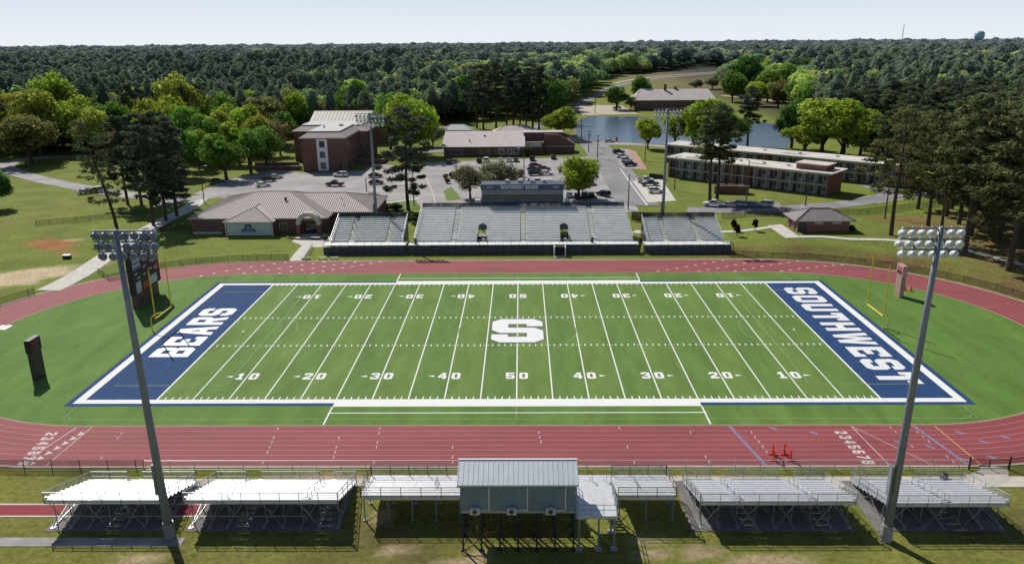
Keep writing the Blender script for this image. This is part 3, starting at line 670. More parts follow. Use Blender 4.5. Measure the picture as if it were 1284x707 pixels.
# elevated bleacher round the small press box
def mid_bleacher(label, x0, x1, st, en):
    yf, rows, p, r, z0 = -46.9, 5, .78, .2, 1.85
    t = T('bleacher', label, 'bleacher', ((x0+x1)/2, -49, 0), group='raised bleachers on either side of the small press box')
    d = MB()
    for i in range(rows):
        y = yf-i*p; zf = z0+i*r
        d.box(x0, x1, y-.37, y-.0, zf-.05, zf).box(x0, x1, y-.72, y-.40, zf-.05, zf).box(x0, x1, y-p+.01, y-p+.04, zf, zf+r*.8)
        MB().box(x0, x1, y-.66, y-.38, zf+.36, zf+.41).build('seat_plank', ALU, t, True)
    yb = yf-rows*p; zb = z0+(rows-1)*r
    d.box(x0, x1, yf, yf+1.3, z0-.1, z0-.02).box(x0, x1, yb-.03, yb, zb-.28, zb+.1)
    d.build('footboards', ALU, t, True)
    n = max(2, round((x1-x0)/2.4))
    for k in range(n+1):
        x = x0+.2+(x1-x0-.4)*k/n; f = MB()
        for y, zz in ((yb+.15, zb-.1), (yf-.9, z0+.1), (yf+1.1, z0-.1)): f.beam((x, y, 0), (x, y, zz), .1).box(x-.16, x+.16, y-.16, y+.16, 0, .10)
        f.beam((x, yf+1.2, z0-.2), (x, yb+.1, zb-.2), .08, .15); f.beam((x, yb+.2, .2), (x, yf-.9, z0), .05)
        f.build('support_frame', POLE, t, True)
    def rl(a, b):
        g = MB(); a, b = Vector(a), Vector(b); k = max(1, round((b-a).length/1.9)); up = Vector((0,0,1.05))
        for q in range(k+1): c = a+(b-a)*q/k; g.beam(c, c+up, .06)
        g.beam(a+up, b+up, .05).beam(a+up*.5, b+up*.5, .035)
        o = g.build('guard_rail', DKSTEEL, t, True); MB().face([a, b, b+up, a+up]).build('wire_mesh', MESHG, o, True)
    rl((x0, yb-.06, zb), (x1, yb-.06, zb)); rl((x0, yf+1.3, z0), (x1, yf+1.3, z0))
    if st: rl((x0-.03, yf+1.3, z0), (x0-.03, yb, zb))
    if en: rl((x1+.03, yf+1.3, z0), (x1+.03, yb, zb))
    ai = MB()
    for j in range(4): ai.beam((en and x0+2.0 or x1-2.6, yf-.4-j*.7, z0+.2*j), (en and x0+2.0 or x1-2.6, yf-.4-j*.7, z0+.2*j+.9), .05)
    ai.beam((en and x0+2.0 or x1-2.6, yf-.4, z0+.9), (en and x0+2.0 or x1-2.6, yf-2.5, z0+1.5), .05)
    ai.build('aisle_handrail', GALV, t, True)
mid_bleacher('raised white bleacher rows hidden in front of the small press box', -4.95, 5.4, 0, 0)
mid_bleacher('raised white bleacher with dark railings adjoining the sunless side wall of the press box', -14.4, -5.0, 1, 0)
mid_bleacher('short raised white bleacher beyond the open platform of the small press box', 9.6, 15.0, 0, 1)

# ------------------------------------------------------------------ small press box on posts
t = T('press_box', 'small blue grey metal press box raised on posts behind the near bleachers', 'press box', (.4,-53,0))
x0, x1, y0, y1, zb, ze, zr = -4.7, 5.3, -55.2, -51.3, 4.05, 6.93, 7.80
SID = mat('blue_grey_siding', (.20,.255,.31), .5, .1, .08, .8)
ROOFM = mat('white_metal_roof', (.60,.64,.67), .4, .15, .08, .7)
w = MB().box(x0, x1, y0, y1, zb, ze).add([(x0,y0,ze),(x0,y1,ze),(x0,-53.0,zr-.05),(x1,y0,ze),(x1,y1,ze),(x1,-53.0,zr-.05)], [(0,2,1),(3,4,5)])
for k in range(41): x = x0+.02+(x1-x0-.04)*k/40; w.box(x-.02, x+.02, y0-.03, y0-.001, zb+.01, ze-.02)
for k in range(18): y = y0+.1+(y1-y0-.2)*k/17; w.box(x1+.001, x1+.03, y-.02, y+.02, zb+.01, ze-.02).box(x0-.03, x0-.001, y-.02, y+.02, zb+.01, ze-.02)
w.build('wall', SID, t, True)
rf = MB(); ym = -53.0
for s, ya in ((1, y0-.35), (1, y1+.35)):
    zz = ze+(zr-ze)*(-.35/(ym-y0)) if ya < ym else ze-.42; rf.add([(x0-.25,ya,zz),(x1+.25,ya,zz),(x1+.25,ym,zr),(x0-.25,ym,zr),(x0-.25,ya,zz+.06),(x1+.25,ya,zz+.06),(x1+.25,ym,zr+.06),(x0-.25,ym,zr+.06)],
        [(0,3,2,1),(4,5,6,7),(0,1,5,4),(1,2,6,5),(2,3,7,6),(3,0,4,7)])
    for k in range(25): x = x0-.2+(x1-x0+.4)*k/24; rf.beam((x, ya, zz+.075), (x, ym, zr+.075), .035, .04)
ro = rf.build('roof', ROOFM, t, True)
MB().box(x0-.27, x1+.27, ym-.09, ym+.09, zr+.05, zr+.11).build('ridge_cap', WHITE, ro, True)
MB().box(x0-.25, x1+.25, y0-.42, y0-.35, ze-.24, ze-.1).build('gutter', ALU_DK, ro, True)
for xx in (-2.2, 1.15, 4.45):
    d = MB().box(xx-.9, xx-.05, y0-.05, y0-.02, zb+.12, zb+2.25).build('door', SID, t, True)
    MB().box(xx-.05, xx+.03, y0-.07, y0-.02, zb+.1, zb+2.35).box(xx-.95, xx-.05, y0-.07, y0-.02, zb+.06, zb+.12).build('door_trim', WHITE, d, True)
for xx in (-3.45, -.25, 3.15):
    a = MB().box(xx-.42, xx+.42, y0-.5, y0-.1, zb-.08, zb+.52).build('air_conditioner', mat('pale_unit_casing', (.55,.56,.55), .5), t, True)
    g = MB()
    for k in range(3):
        pts = [(xx+(.23-.08*k)*math.cos(q), y0-.51, zb+.22+(.23-.08*k)*math.sin(q)) for q in [2*math.pi*j/14 for j in range(15)]]
        g.tube(pts, .012, 4, False)
    g.box(xx-.01, xx+.01, y0-.515, y0-.505, zb, zb+.45).build('fan_grille', DKSTEEL, a, True)
    MB().tube([(xx,y0-.500,zb+.22),(xx,y0-.504,zb+.22)], [.2,.2], 14).build('fan_opening', mat('grey_fan_shadow', (.10,.10,.105), .7), a, True)
for k in range(7):
    x = x0+.1+(x1-x0-.2)*k/6
    for y in (y0+.1, ym, y1-.1):
        MB().box(x-.07, x+.07, y-.07, y+.07, .0, zb-.22).box(x-.2, x+.2, y-.2, y+.2, 0, .10).build('post', DKSTEEL, t, True)
fl = MB().box(x0, x1, y0, y1, zb-.22, zb-.001)
fl.build('floor', ALU_DK, t, True)
for k in range(0, 6, 2):
    br = MB(); xa, xb = x0+.1+(x1-x0-.2)*k/6, x0+.1+(x1-x0-.2)*(k+1)/6; br.beam((xa,y0+.1,.3),(xb,y0+.1,zb-.3),.06).beam((xb,y0+.18,.3),(xa,y0+.18,zb-.3),.05)
    br.build('cross_brace', DKSTEEL, t, True)
sw = MB().box(x0+.4, x1-.4, y1, y1+.03, zb+.9, ze-.3); sw.build('front_window', GLASS, t, True)
# platform
t = T('platform', 'open aluminium platform with railings and steps beside the small press box', 'platform', (7.5,-53,0))
d = MB()
for k in range(22): y = -55.3+k*.25; d.box(5.45, 9.0, y, y+.235, 3.55, 3.6)
d.box(5.45, 9.0, -55.32, -55.3, 3.3, 3.6).box(5.45, 9, -49.8, -49.78, 3.3, 3.6); d.build('deck', ALU, t, True)
for x, y in ((5.7,-55.1),(7.4,-55.1),(8.8,-55.1),(8.8,-52.5),(5.7,-50),(8.8,-50)):
    MB().box(x-.08, x+.08, y-.08, y+.08, 0, 3.5).box(x-.3, x+.3, y-.3, y+.3, 0, .15).build('post', GALV, t, True)
br = MB().beam((5.7,-55.05,3.3),(8.8,-55.05,.3),.06).beam((8.75,-55.1,3.2),(8.75,-50,.4),.06); br.build('cross_brace', GALV, t, True)
g = MB()
for a, b in (((5.5,-55.2,3.6),(8.95,-55.2,3.6)),((8.95,-55.2,3.6),(8.95,-50.2,3.6)),((5.6,-53.2,3.6),(5.6,-50.5,3.6))):
    a, b = Vector(a), Vector(b); g = MB()
    for q in range(4): c = a+(b-a)*q/3; g.beam(c, c+Vector((0,0,1.05)), .05)
    for zz in (1.05, .55): g.beam(a+Vector((0,0,zz)), b+Vector((0,0,zz)), .045)
    g.build('guard_rail', GALV, t, True)
s = MB()
for k in range(8): s.box(7.3, 8.6, -49.8+.28*k, -49.55+.28*k, 3.35-.22*k, 3.4-.22*k)
s.beam((7.3,-49.8,4.4),(7.3,-47.6,2.8),.05).beam((8.6,-49.8,4.4),(8.6,-47.6,2.8),.05).beam((7.3,-49.8,3.4),(7.3,-49.8,4.4),.05).beam((8.6,-49.8,3.4),(8.6,-49.8,4.4),.05).beam((7.3,-47.6,1.8),(7.3,-47.6,2.8),.05).beam((8.6,-47.6,1.8),(8.6,-47.6,2.8),.05)
s.build('stair', ALU, t, True)
wl = MB()
for k in range(6): wl.box(5.4, 9.6, -47.0+k*.24, -46.78+k*.24, 1.75, 1.83)
wl.build('walkway', ALU, t, True)
t = T('handrail', 'rusty red sloping handrail lying by the foot of the press box posts', 'handrail', (-4,-55,0))
MB().tube([(-4.6,-55.8,.1),(-2.6,-54.6,1.5),(-1.6,-54.5,1.5)], .06, 8).tube([(-2.6,-54.6,0),(-2.6,-54.6,1.5)], .05, 8).build('rail', mat('rusty_red_paint', (.36,.13,.09), .7, 0, .3, 4), t, True)

# ------------------------------------------------------------------ far grandstand
def far_stand(label, x0, x1, rows, y0, z0, rise, aisles, voms, front_y, back_h, p=.76):
    t = T('grandstand', label, 'grandstand', ((x0+x1)/2, y0+6, 0))
    aw = .6; xs = [x0]
    for a in aisles: xs += [a-aw, a+aw]
    xs.append(x1)
    deck = MB(); stepm = MB(); under = MB(); nv = 8
    cuts = sorted(voms)
    def spans(a, b, i):
        out = [(a, b)]
        if i < nv:
            for v in cuts: out = [q for s, e in out for q in ([(s, e)] if e <= v-.9 or s >= v+.9 else [(s, v-.9), (v+.9, e)]) if q[1]-q[0] > .05]
        return out
    for i in range(rows):
        y = y0+i*p; z_ = z0+i*rise
        s = MB()
        for a, b in zip(xs[0::2], xs[1::2]):
            for c, d in spans(a, b, i): s.box(c, d, y+.36, y+.64, z_+.40, z_+.44)
        s.build('seat_bench', ALU_ST, t, True)
        for c, d in [q for a, b in zip(xs[0::2], xs[1::2]) for q in spans(a, b, i)]:
            deck.box(c, d, y, y+.66, z_-.05, z_); deck.box(c, d, y+.66, y+.70, z_-.05, z_+rise)
        for a in aisles: under.box(a-.6, a+.6, y, y+p, z_-.16, z_-.12)
        for a in aisles: stepm.box(a-.5, a+.5, y+.02, y+.30, z_-.04, z_).box(a-.5, a+.5, y+.40, y+.66, z_+rise*.5-.04, z_+rise*.5)
    struct('concrete_pad', MB().box(x0, x1, y0-1, y0+rows*p, 0, .018), CONC_DK)
    under.build('aisle_shade_backing', mat('aisle_shadow_metal', (.10,.105,.11), .7), t, True)  # dark backing added under the aisles, standing in for shade between the steps
    deck.build('footboards', ALU_ST2, t, True); stepm.build('aisle_step', WHITE, t, True)
    yb = y0+rows*p; zb = z0+(rows-1)*rise
    for a in aisles:
        for j in range(2, rows-1, 3):
            g = MB(); g.beam((a, y0+j*p, z0+j*rise), (a, y0+j*p, z0+j*rise+.9), .06).beam((a, y0+j*p, z0+j*rise+.9), (a, y0+(j+1.5)*p, z0+(j+1.5)*rise+.9), .06)
            g.build('aisle_handrail', GALV, t, True)
    wk = MB().box(x0-1, x1+1, front_y, y0, z0-.14, z0-.02); wk.build('walkway', ALU_ST, t, True)
    fw = MB().box(x0-1.02, x1+1.02, front_y-.02, front_y+.06, .0, z0-.45); fw.build('front_wall', NAVYDK, t, True)
    MB().box(x0-1.05, x1+1.05, front_y-.06, front_y+.1, z0-.14, z0+.02).build('front_fascia', ALU_ST, t, True)
    n = round((x1-x0+2)/1.7)
    for k in range(n+1):
        x = x0-1+(x1-x0+2)*k/n
        MB().box(x-.05, x+.05, front_y-.1, front_y-.03, 0, z0-.2).build('front_post', DKSTEEL, t, True)
    g = MB()
    for k in range(n+1):
        x = x0-1+(x1-x0+2)*k/n; g.beam((x, front_y+.05, z0), (x, front_y+.05, z0+1.), .05)
    g.beam((x0-1, front_y+.05, z0+1), (x1+1, front_y+.05, z0+1), .05).beam((x0-1, front_y+.05, z0+.5), (x1+1, front_y+.05, z0+.5), .03)
    g.build('front_rail', GALV, t, True)
    for x, s in ((x0-.04, -1), (x1+.04, 1)):
        side = MB().beam((x, y0, z0+1.0), (x, yb, zb+1.1), .1, .1).beam((x, y0, z0+.1), (x, yb, zb+.1), .08, .2)
        for k in range(7): q = k/6; side.beam((x, y0+(yb-y0)*q, z0+(zb-z0)*q), (x, y0+(yb-y0)*q, z0+(zb-z0)*q+1.05), .05)
        side.build('side_rail', ALU, t, True)
        MB().face([(x, y0, 0), (x, yb, 0), (x, yb, zb), (x, y0, z0)]).build('side_screen', SCREEN, t, True)
    bw = MB(); n = round((x1-x0)/2)
    for k in range(n+1): x = x0+(x1-x0)*k/n; bw.beam((x, yb+.1, 0), (x, yb+.1, zb+back_h), .08)
    bw.beam((x0, yb+.1, zb+back_h), (x1, yb+.1, zb+back_h), .06); o = bw.build('back_rail', DKSTEEL, t, True)
    MB().face([(x0, yb+.14, zb-.3), (x1, yb+.14, zb-.3), (x1, yb+.14, zb+back_h), (x0, yb+.14, zb+back_h)]).build('back_screen', SCREEN, o, True)
    for v in cuts:
        zt = z0+nv*rise; yv = y0+nv*p
        vm = MB().box(v-.98, v-.9, y0, yv, .05, z0+.9).box(v+.9, v+.98, y0, yv, .05, z0+.9).box(v-.9, v+.9, yv+.02, yv+.1, z0+1.2, zt+.5)
        vm.build('vomitory_wall', NAVYDK, t, True)
        sl = MB(); hd = MB()
        for k in range(9):
            a0, a1 = math.pi*k/9, math.pi*(k+1)/9
            hd.add([(v+.95*math.cos(a0), yv-.1, zt+.2+.75*math.sin(a0)), (v+.95*math.cos(a1), yv-.1, zt+.2+.75*math.sin(a1)), (v+.95*math.cos(a1), yv+.15, zt+.2+.75*math.sin(a1)), (v+.95*math.cos(a0), yv+.15, zt+.2+.75*math.sin(a0)), (v, yv-.1, zt+.2)], [(0,1,2,3), (0,1,4)])
        hd.build('vomitory_arch', NAVYDK, t, True)
        MB().box(v-.88, v+.88, y0+.1, yv-.1, z0-.35, z0-.3).build('vomitory_floor', BLACK, t, True)
        MB().box(v-.5, v+.5, y0+3.2, y0+4.4, z0-.29, z0-.22).build('vomitory_landing', CONC, t, True)
    return t
ALU_ST = mat('stand_aluminium', (.74,.76,.74), .6, .05, .12, .6)
ALU_ST2 = mat('stand_footboard_aluminium', (.58,.60,.60), .65, .05, .12, .6)
gs = far_stand('wide central aluminium grandstand with two tunnel openings under the navy press box', -22.3, 24.4, 21, 48.3, 2.05, .205, [-13.9, 1.0, 16.2], [-7.9, 10.0], 45.9, 1.15)
far_stand('smaller detached aluminium grandstand beside the arched entrance of the tan roofed building', -40.3, -24.9, 12, 48.5, 2.05, .29, [-36.0, -28.0], [], 45.9, 1.3)
far_stand('smaller detached aluminium grandstand nearest the small hip roofed brick building', 27.6, 43.8, 12, 48.4, 1.95, .27, [31.6, 38.7], [], 45.7, 1.3)
def person_bin(x, y, z, lb):
    t = T('trash_can', lb, 'trash can', (x, y, z))
    MB().tube([(0,0,0),(0,0,.15),(0,0,.85),(0,0,.9)], [.26,.30,.33,.30], 12).build('can', DKSTEEL, t)
    MB().tube([(0,0,.9),(0,0,1.02),(0,0,1.1)], [.34,.28,.1], 12).build('lid', BLACK, t)
person_bin(-21.9, 47.3, 2.05, 'dark trash can at the front walkway end of the grandstand by the windscreen fence')
person_bin(15.7, 47.3, 2.05, 'dark trash can on the front walkway below the grandstand aisle')
t = T('trash_can', 'grey ribbed metal trash can on the front deck of the one aisle blue grey bleacher', 'trash can', (43.2,-44.6,.42))
m_ = MB().tube([(0,0,0),(0,0,.9)], [.30,.33], 14)
for k in range(14): a = 2*math.pi*k/14; m_.beam((.32*math.cos(a),.32*math.sin(a),.05),(.345*math.cos(a),.345*math.sin(a),.88),.03)
m_.build('can', GALV, t); MB().tube([(0,0,.9),(0,0,.97)], [.36,.25], 14).build('lid', DKSTEEL, t)
t = T('equipment_cage', 'black box like gate with white posts in front of the central grandstand', 'gate', (8.7,44.6,0))
MB().box(7.7, 9.7, 44.3, 45.6, 0, 1.9).build('dark_opening', BLACK, t, True)
for x in (7.55, 9.85): MB().box(x-.1, x+.1, 43.7, 45.6, 0, 1.95).build('post', WHITE, t, True)
MB().box(7.5, 9.9, 42.8, 44.2, 0, .08).build('threshold', PALE, t, True)
for px in (374, 400, 419):
    pass
for (a, b, y), lb in zip(((-45.2,-43.3,42.2), (-41.6,-39.8,42.2), (-39.2,-37.4,42.3)), ('pale bench beside the track closest to the arched entrance walk', 'middle one of three pale benches beside the far straight', 'pale bench beside the track in front of the smaller stand wall')):
    t = T('bench', lb, 'bench', ((a+b)/2, y, 0)); MB().box(a, b, y-.2, y+.2, .42, .48).build('seat', PALE, t, True)
    for x in (a+.2, b-.2): MB().box(x-.05, x+.05, y-.15, y+.15, 0, .42).build('leg', GALV, t, True)

# big press box of the grandstand
t = T('press_box', 'long navy press box with white lettering on top of the central grandstand', 'press box', (1,68,0))
x0, x1, y0, y1, zb, ze = -8.6, 10.5, 66.3, 71., 6.7, 11.2
PBS = mat('slate_panel', (.18,.20,.23), .5, .2, .2, .6)
MB().box(x0, x1, y0, y1, zb, zb+1.0).box(x0, x1, y0, y1, zb+2.1, ze-1.35).box(x0, x0+.2, y0, y1, zb+1.0, zb+2.1).box(x1-.2, x1, y0, y1, zb+1.0, zb+2.1).box(x0+.2, x1-.2, y1-.1, y1, zb+1, zb+2.1).build('wall', PBS, t, True)
MB().box(x0-.15, x1+.15, y0-.12, y1+.1, ze-1.35, ze).build('parapet', mat('faded_navy_panel', (.055,.075,.125), .6, 0, .25, .6), t, True)
MB().box(x0+.05, x1-.05, y0+.08, y0+.12, zb+1.0, zb+2.1).build('window', GLASS, t, True)
mb = MB()
for k in range(9): x = x0+.1+(x1-x0-.2)*k/8; mb.box(x-.05, x+.05, y0-.02, y0+.07, zb+1.0, zb+2.1)
mb.build('window_mullion', PBS, t, True)
mb = MB()
for k in range(12): x = x0+6.5+.62*k; mb.box(x, x+.35, y0-.03, y0-.005, zb+2.15, zb+2.32)
mb.build('window_sticker', mat('dull_white_label', (.35,.37,.40), .7), t, True)
mb = MB(); text(mb, 'SOUTHWEST BEARS', (-4.1, y0-.14, ze-1.05), (1,0,0), (0,0,1), .82, 8.6, .9); mb.build('lettering', mat('dull_white_letters', (.55,.57,.60), .6), t, True)
MB().box(-7.4,-6.0,y0-.15,y0-.125,ze-.8,ze-.45).box(8.0,9.5,y0-.15,y0-.125,ze-.8,ze-.45).build('emblem', MATS['dull_white_label'], t, True)
for k in range(8):
    x = x0+.2+(x1-x0-.4)*k/7
    for y in (y0+.2, y1-.2): MB().box(x-.1, x+.1, y-.1, y+.1, 0, zb).build('post', DKSTEEL, t, True)
for x in (x0-.9, x1+.9): MB().box(x-.65, x+.65, y0-.5, y0+.6, zb-1.3, zb+1.0).build('stair_enclosure', ALU_ST, t, True)
for x in (-2.6, .4, 3.2, 6.1): MB().box(x-.5, x+.5, 68, 69.2, ze, ze+.7).build('rooftop_unit', mat('rooftop_unit_casing', (.45,.46,.46), .6), t, True)

# ------------------------------------------------------------------ stadium light poles
def floodlight(aim):
    """bell shaped housing opening towards local +y, tilted down"""
    b = MB(); n = 12; prof = [(-.42,.05),(-.38,.14),(-.26,.23),(-.05,.30),(.12,.325),(.16,.335),(.16,.31)]
    b.tube([(0, y, 0) for y, r in prof], [r for y, r in prof], n)
    l = MB().tube([(0,.1,0),(0,.155,0),(0,.19,0)], [.305,.30,.18], n)
    k = MB().beam((0,-.1,.36),(0,-.1,.55),.08).box(-.05,.05,-.2,.0,.30,.40)
    return b, l, k
FLOODW = mat('white_floodlight_housing', (.62,.66,.69), .35, .1, .1, 3.)
FLOODG = mat('shade_side_floodlight_housing', (.16,.20,.26), .4, .2, .1, 3.)  # darker copy of the housing, its shade side put into the colour
LENS = mat('floodlight_lens', (.55,.6,.63), .1, .3, .15, 4, spec=.7)
def light_pole(label, x, y, H, facing, rows, lean=(0,0), head=FLOODG):
    t = T('light_pole', label, 'light pole', (x, y, 0), group='tall floodlight poles round the stadium')
    top = Vector((lean[0], lean[1], H))
    MB().tube([(0,0,0), top*.33, top*.66, top], [.40,.34,.28,.2], 14).build('pole', POLE, t, smooth=True)
    MB().tube([(0,0,0),(0,0,1.6)], [.52,.48], 14).build('base', CONC_DK if head is FLOODW else POLE, t)
    MB().box(-.55, -.33, -.35, .2, 4.6, 7.6).build('control_cabinet', POLE, t)
    mb = MB()
    for k in range(18): z = 8+k*(H-10)/18; mb.beam((lean[0]*z/H-.28, lean[1]*z/H, z), (lean[0]*z/H+.28, lean[1]*z/H, z), .03)
    mb.build('climbing_rung', POLE, t)
    first = None
    for ri, (dz, n, wd, off) in enumerate(rows):
        z = H+dz
        MB().box(top.x-wd/2+off, top.x+wd/2+off, top.y-.06+.1*facing, top.y+.06+.1*facing, z-.06, z+.06).build('crossarm', POLE, t)
        for k in range(n):
            xx = top.x+off-wd/2+.1+(wd-.2)*k/(n-1); yy = top.y+.42*facing; zz = z-.5
            if first is None:
                b, l, kk = floodlight(facing); b.add(kk.v, kk.f); fo = b.build('floodlight', head, t, smooth=True); l.build('lens', LENS, fo)
                first = fo
            else:
                fo = first.copy(); COL.objects.link(fo); fo.parent = t
                lo = first.children[0].copy(); COL.objects.link(lo); lo.parent = fo
            fo.location = (xx, yy, zz); fo.rotation_euler = (R(-26) if facing > 0 else R(-28), 0, R(random.uniform(-14, 14)) if facing > 0 else math.pi+R(random.uniform(-14, 14)))
    return t
light_pole('tall floodlight pole with dark lamps beside the nearly white bleacher', -31.7, -53.2, 28.9, 1, [(-.1,7,5.0,.45),(-1.0,7,4.9,.5),(-1.85,6,4.4,.5)], (-.55,0))
light_pole('tall floodlight pole with white lamps between the two blue grey bleachers', 33.5, -53.6, 28.9, 1, [(-.1,7,4.9,-.45),(-1.0,7,5.1,-.5),(-1.85,6,4.4,-.5)], (.6,0), FLOODW)
light_pole('tall floodlight pole rising behind the smaller stand beside the brick dormitory', -33.0, 63.2, 27.9, -1, [(-.1,8,6.2,0),(-1.1,8,6.0,0),(-2.1,7,5.6,0)])
light_pole('tall floodlight pole rising behind the smaller stand against the pond', 33.3, 63.2, 28.5, -1, [(-.1,8,6.0,0),(-1.0,8,5.6,0)])

# ------------------------------------------------------------------ scoreboard and play clocks
t = T('scoreboard', 'tall black scoreboard on a brick base behind the left goalpost', 'scoreboard', (-64.8,15.5,0))
xf = -64.8
MB().box(xf-.9, xf-.05, 11.2, 19.6, 0, 2.6).build('base', BRICK, t, True)
SBK = mat('black_scoreboard_panel', (.018,.018,.024), .5, 0, .3, 1.)
MB().box(xf-.9, xf, 11.0, 20.8, 2.3, 10.6).build('panel', SBK, t, True)
MB().add([(xf-.9,11,10.6),(xf-.9,20.8,10.6),(xf-.9,15.9,11.6),(xf,11,10.6),(xf,20.8,10.6),(xf,15.9,11.6)], [(0,1,2),(3,4,5),(0,2,5,3),(1,4,5,2),(0,3,4,1)]).build('crest_panel', NAVY, t, True)
SW, SR, SG = mat('pale_sponsor_panel', (.5,.55,.6), .5, 0, .25, 1.5), mat('red_sponsor_panel', (.42,.05,.06), .5, 0, .25, 1.5), mat('dark_red_panel', (.16,.03,.04), .6)
def pan(y0, y1, z0, z1, m, nm='sponsor_panel'): return MB().box(xf+.004, xf+.05, y0, y1, z0, z1).build(nm, m, t, True)
pan(11.3,13.9,8.7,10.2,SR); pan(11.4,13.9,6.6,8.4,SW); pan(11.4,13.8,5.5,6.2,SBK); pan(18.2,20.4,7.8,9.5,SW); pan(18.2,20.4,9.7,10.3,SR); pan(18.2,20.4,6.3,7.2,SW); pan(15.6,17.1,8.2,9.3,mat('orange_display', (.45,.12,.05), .5),'score_display')
pan(11.6,13.4,2.5,4.4,SW); pan(14.0,16.2,2.6,3.8,SR); pan(16.8,19.4,2.6,4.1,SW); pan(19.0,20.5,4.6,5.8,SR)
mb = MB()
for y, z in ((11.6,5.7),(14.6,4.9),(16.9,5.2),(18.6,5.0),(12.4,4.8),(14.8,6.2),(17.4,6.6)): 
    for k in range(4): mb.box(xf+.004, xf+.06, y+.28*k, y+.28*k+.2, z, z+.36)
mb.build('score_digit', mat('pale_digit_panel', (.42,.42,.44), .6), t, True)
for z in (1.9, 1.3, .7):
    mb = MB()
    for k in range(9): y = 12.6+.62*k; mb.box(xf-.045, xf-.02, y, y+.42, z-.18, z+.18)
    mb.build('base_lettering', mat('dim_bronze_letters', (.10,.07,.06), .5), t, True)
mb = MB()
for z in (6.6, 7.4):
    for k in range(4): mb.box(xf+.051, xf+.06, 11.7+.52*k, 12.05+.52*k, z, z+.5)
mb.build('sponsor_mark', NAVY, t, True)
def play_clock(label, x, y, s, face, dark):
    t = T('play_clock', label, 'play clock', (x, y, 0), group='play clocks on pillars in the end areas')
    MB().box(-.35, .35, -1.0, 1.0, 0, 3.9).build('pillar', face, t)
    MB().box(-.4, .4, -1.15, 1.15, 3.9, 5.7).build('display_box', SBK if dark else mat('white_red_panel', (.55,.30,.30), .5), t)
    xs = .42*s
    o = MB().box(min(xs-.03*s, xs), max(xs-.03*s, xs), -.9, .9, 4.1, 4.75).build('display', SBK, t)
    mb = MB()
    for k in range(2): glyph(mb, '0' if k else '2', (xs+.01*s, (-.55+.65*k)*s, 4.2), (0,s,0), (0,0,1), .45/6, .42/8)
    mb.build('digit', mat('dim_red_digit', (.25,.05,.04), .5), t)
    mb = MB()
    for k in range(5): mb.box(min(xs, xs+.01*s), max(xs, xs+.01*s), -.8+.33*k, -.55+.33*k, 4.95, 5.3)
    mb.build('display_lettering', SR, t)
    mb.build('sponsor_mark', SR, t) if False else None
    return t
play_clock('dark play clock pillar standing alone on the grass curve', -65.0, -17.3, 1, mat('dark_granite_pillar', (.045,.04,.042), .5, 0, .3, 2), True)
play_clock('pink fronted play clock pillar beside the far track curve', 66.6, 16.4, -1, mat('pink_stone_pillar', (.38,.24,.21), .7, 0, .15, 1.5), False)

# ------------------------------------------------------------------ goalposts
def goalpost(label, s):
    xb, xg, yc = s*57.5, s*55.3, .4
    t = T('goalpost', label, 'goalpost', (xb, yc, 0), group='yellow goalposts behind the end zones')
    pts = [(xb, yc, 0), (xb, yc, 1.7)]+[(xb-s*2.2*(1-math.cos(a))*1.0, yc, 1.7+1.35*math.sin(a)) for a in [math.pi/2*i/8 for i in range(1, 9)]]
    MB().tube(pts, .09, 10).build('gooseneck', YELLOW, t, True)
    MB().tube([(xg, yc-2.9, 3.05), (xg, yc+2.9, 3.05)], .11, 10).build('crossbar', YELLOW, t, True)
    for y in (yc-2.85, yc+2.85):
        MB().tube([(xg, y, 3.05), (xg, y, 10.6)], .10, 8).build('upright', YELLOW, t, True)
        MB().box(xg-.02, xg+.02, y-.1, y+.1, 10.5, 11.1).build('ribbon', ORANGE, t, True)
    MB().tube([(xg+s*1.2, yc-.9, 3.05), (xg+s*.4, yc, 3.05)], .04, 6).build('brace', YELLOW, t, True) if s < 0 else None
    return t
goalpost('yellow goalpost standing in front of the black scoreboard', -1)
goalpost('yellow goalpost standing in front of the pink fronted play clock', 1)

# ------------------------------------------------------------------ hurdles
def hurdle(label, x, y, rz):
    t = T('hurdle', label, 'hurdle', (x, y, 0), rz, 'red hurdles on the track')
    for s in (-.58, .58):
        MB().box(s-.07, s+.07, -.5, .35, 0, .09).build('foot', REDP, t)
        MB().box(s-.08, s+.08, -.06, .06, .07, .95).build('upright', REDP, t)
    MB().box(-.65, .65, -.05, -.02, .84, .98).build('crossbar', REDP, t)
    MB().beam((-.58,0,.3),(.58,0,.3),.04).build('brace', DKSTEEL, t)
    return t
h1 = hurdle('red hurdle on the near straight, one of a close pair, turned sideways', *(27.8,-39.1), 1.35)
h2 = hurdle('red hurdle next to its twin in front of the two aisle bleacher', *(29.3,-39.1), 1.75)
for hx in (h1, h2):
    hx.scale = (1.2,1.2,1.4)
for k, (px, py, lb) in enumerate(((1133,361,'orange traffic marker nearest the pink play clock on the far curve'), (1141,362,'second orange traffic marker on the far curve beside its twin'))):
    t = T('traffic_cone', lb, 'traffic cone', (*(69.2,19.7), 0) if k == 0 else (*(70.1,19.2), 0), group='orange markers on the far curve')
    MB().box(-.35, .35, -.35, .35, 0, .06).build('base', ORANGE, t); MB().tube([(0,0,.06),(0,0,1.0)], [.28,.06], 10).build('cone', ORANGE, t)
t = T('manhole_box', 'small dark utility box on the lawn beside the sandy walk', 'utility box', (*(-95.2,43.9), 0)); MB().box(-.7,.7,-.5,.5,0,.7).build('cabinet', DKSTEEL, t); MB().box(-.75,.75,-.55,.55,.7,.78).build('lid', GALV, t)
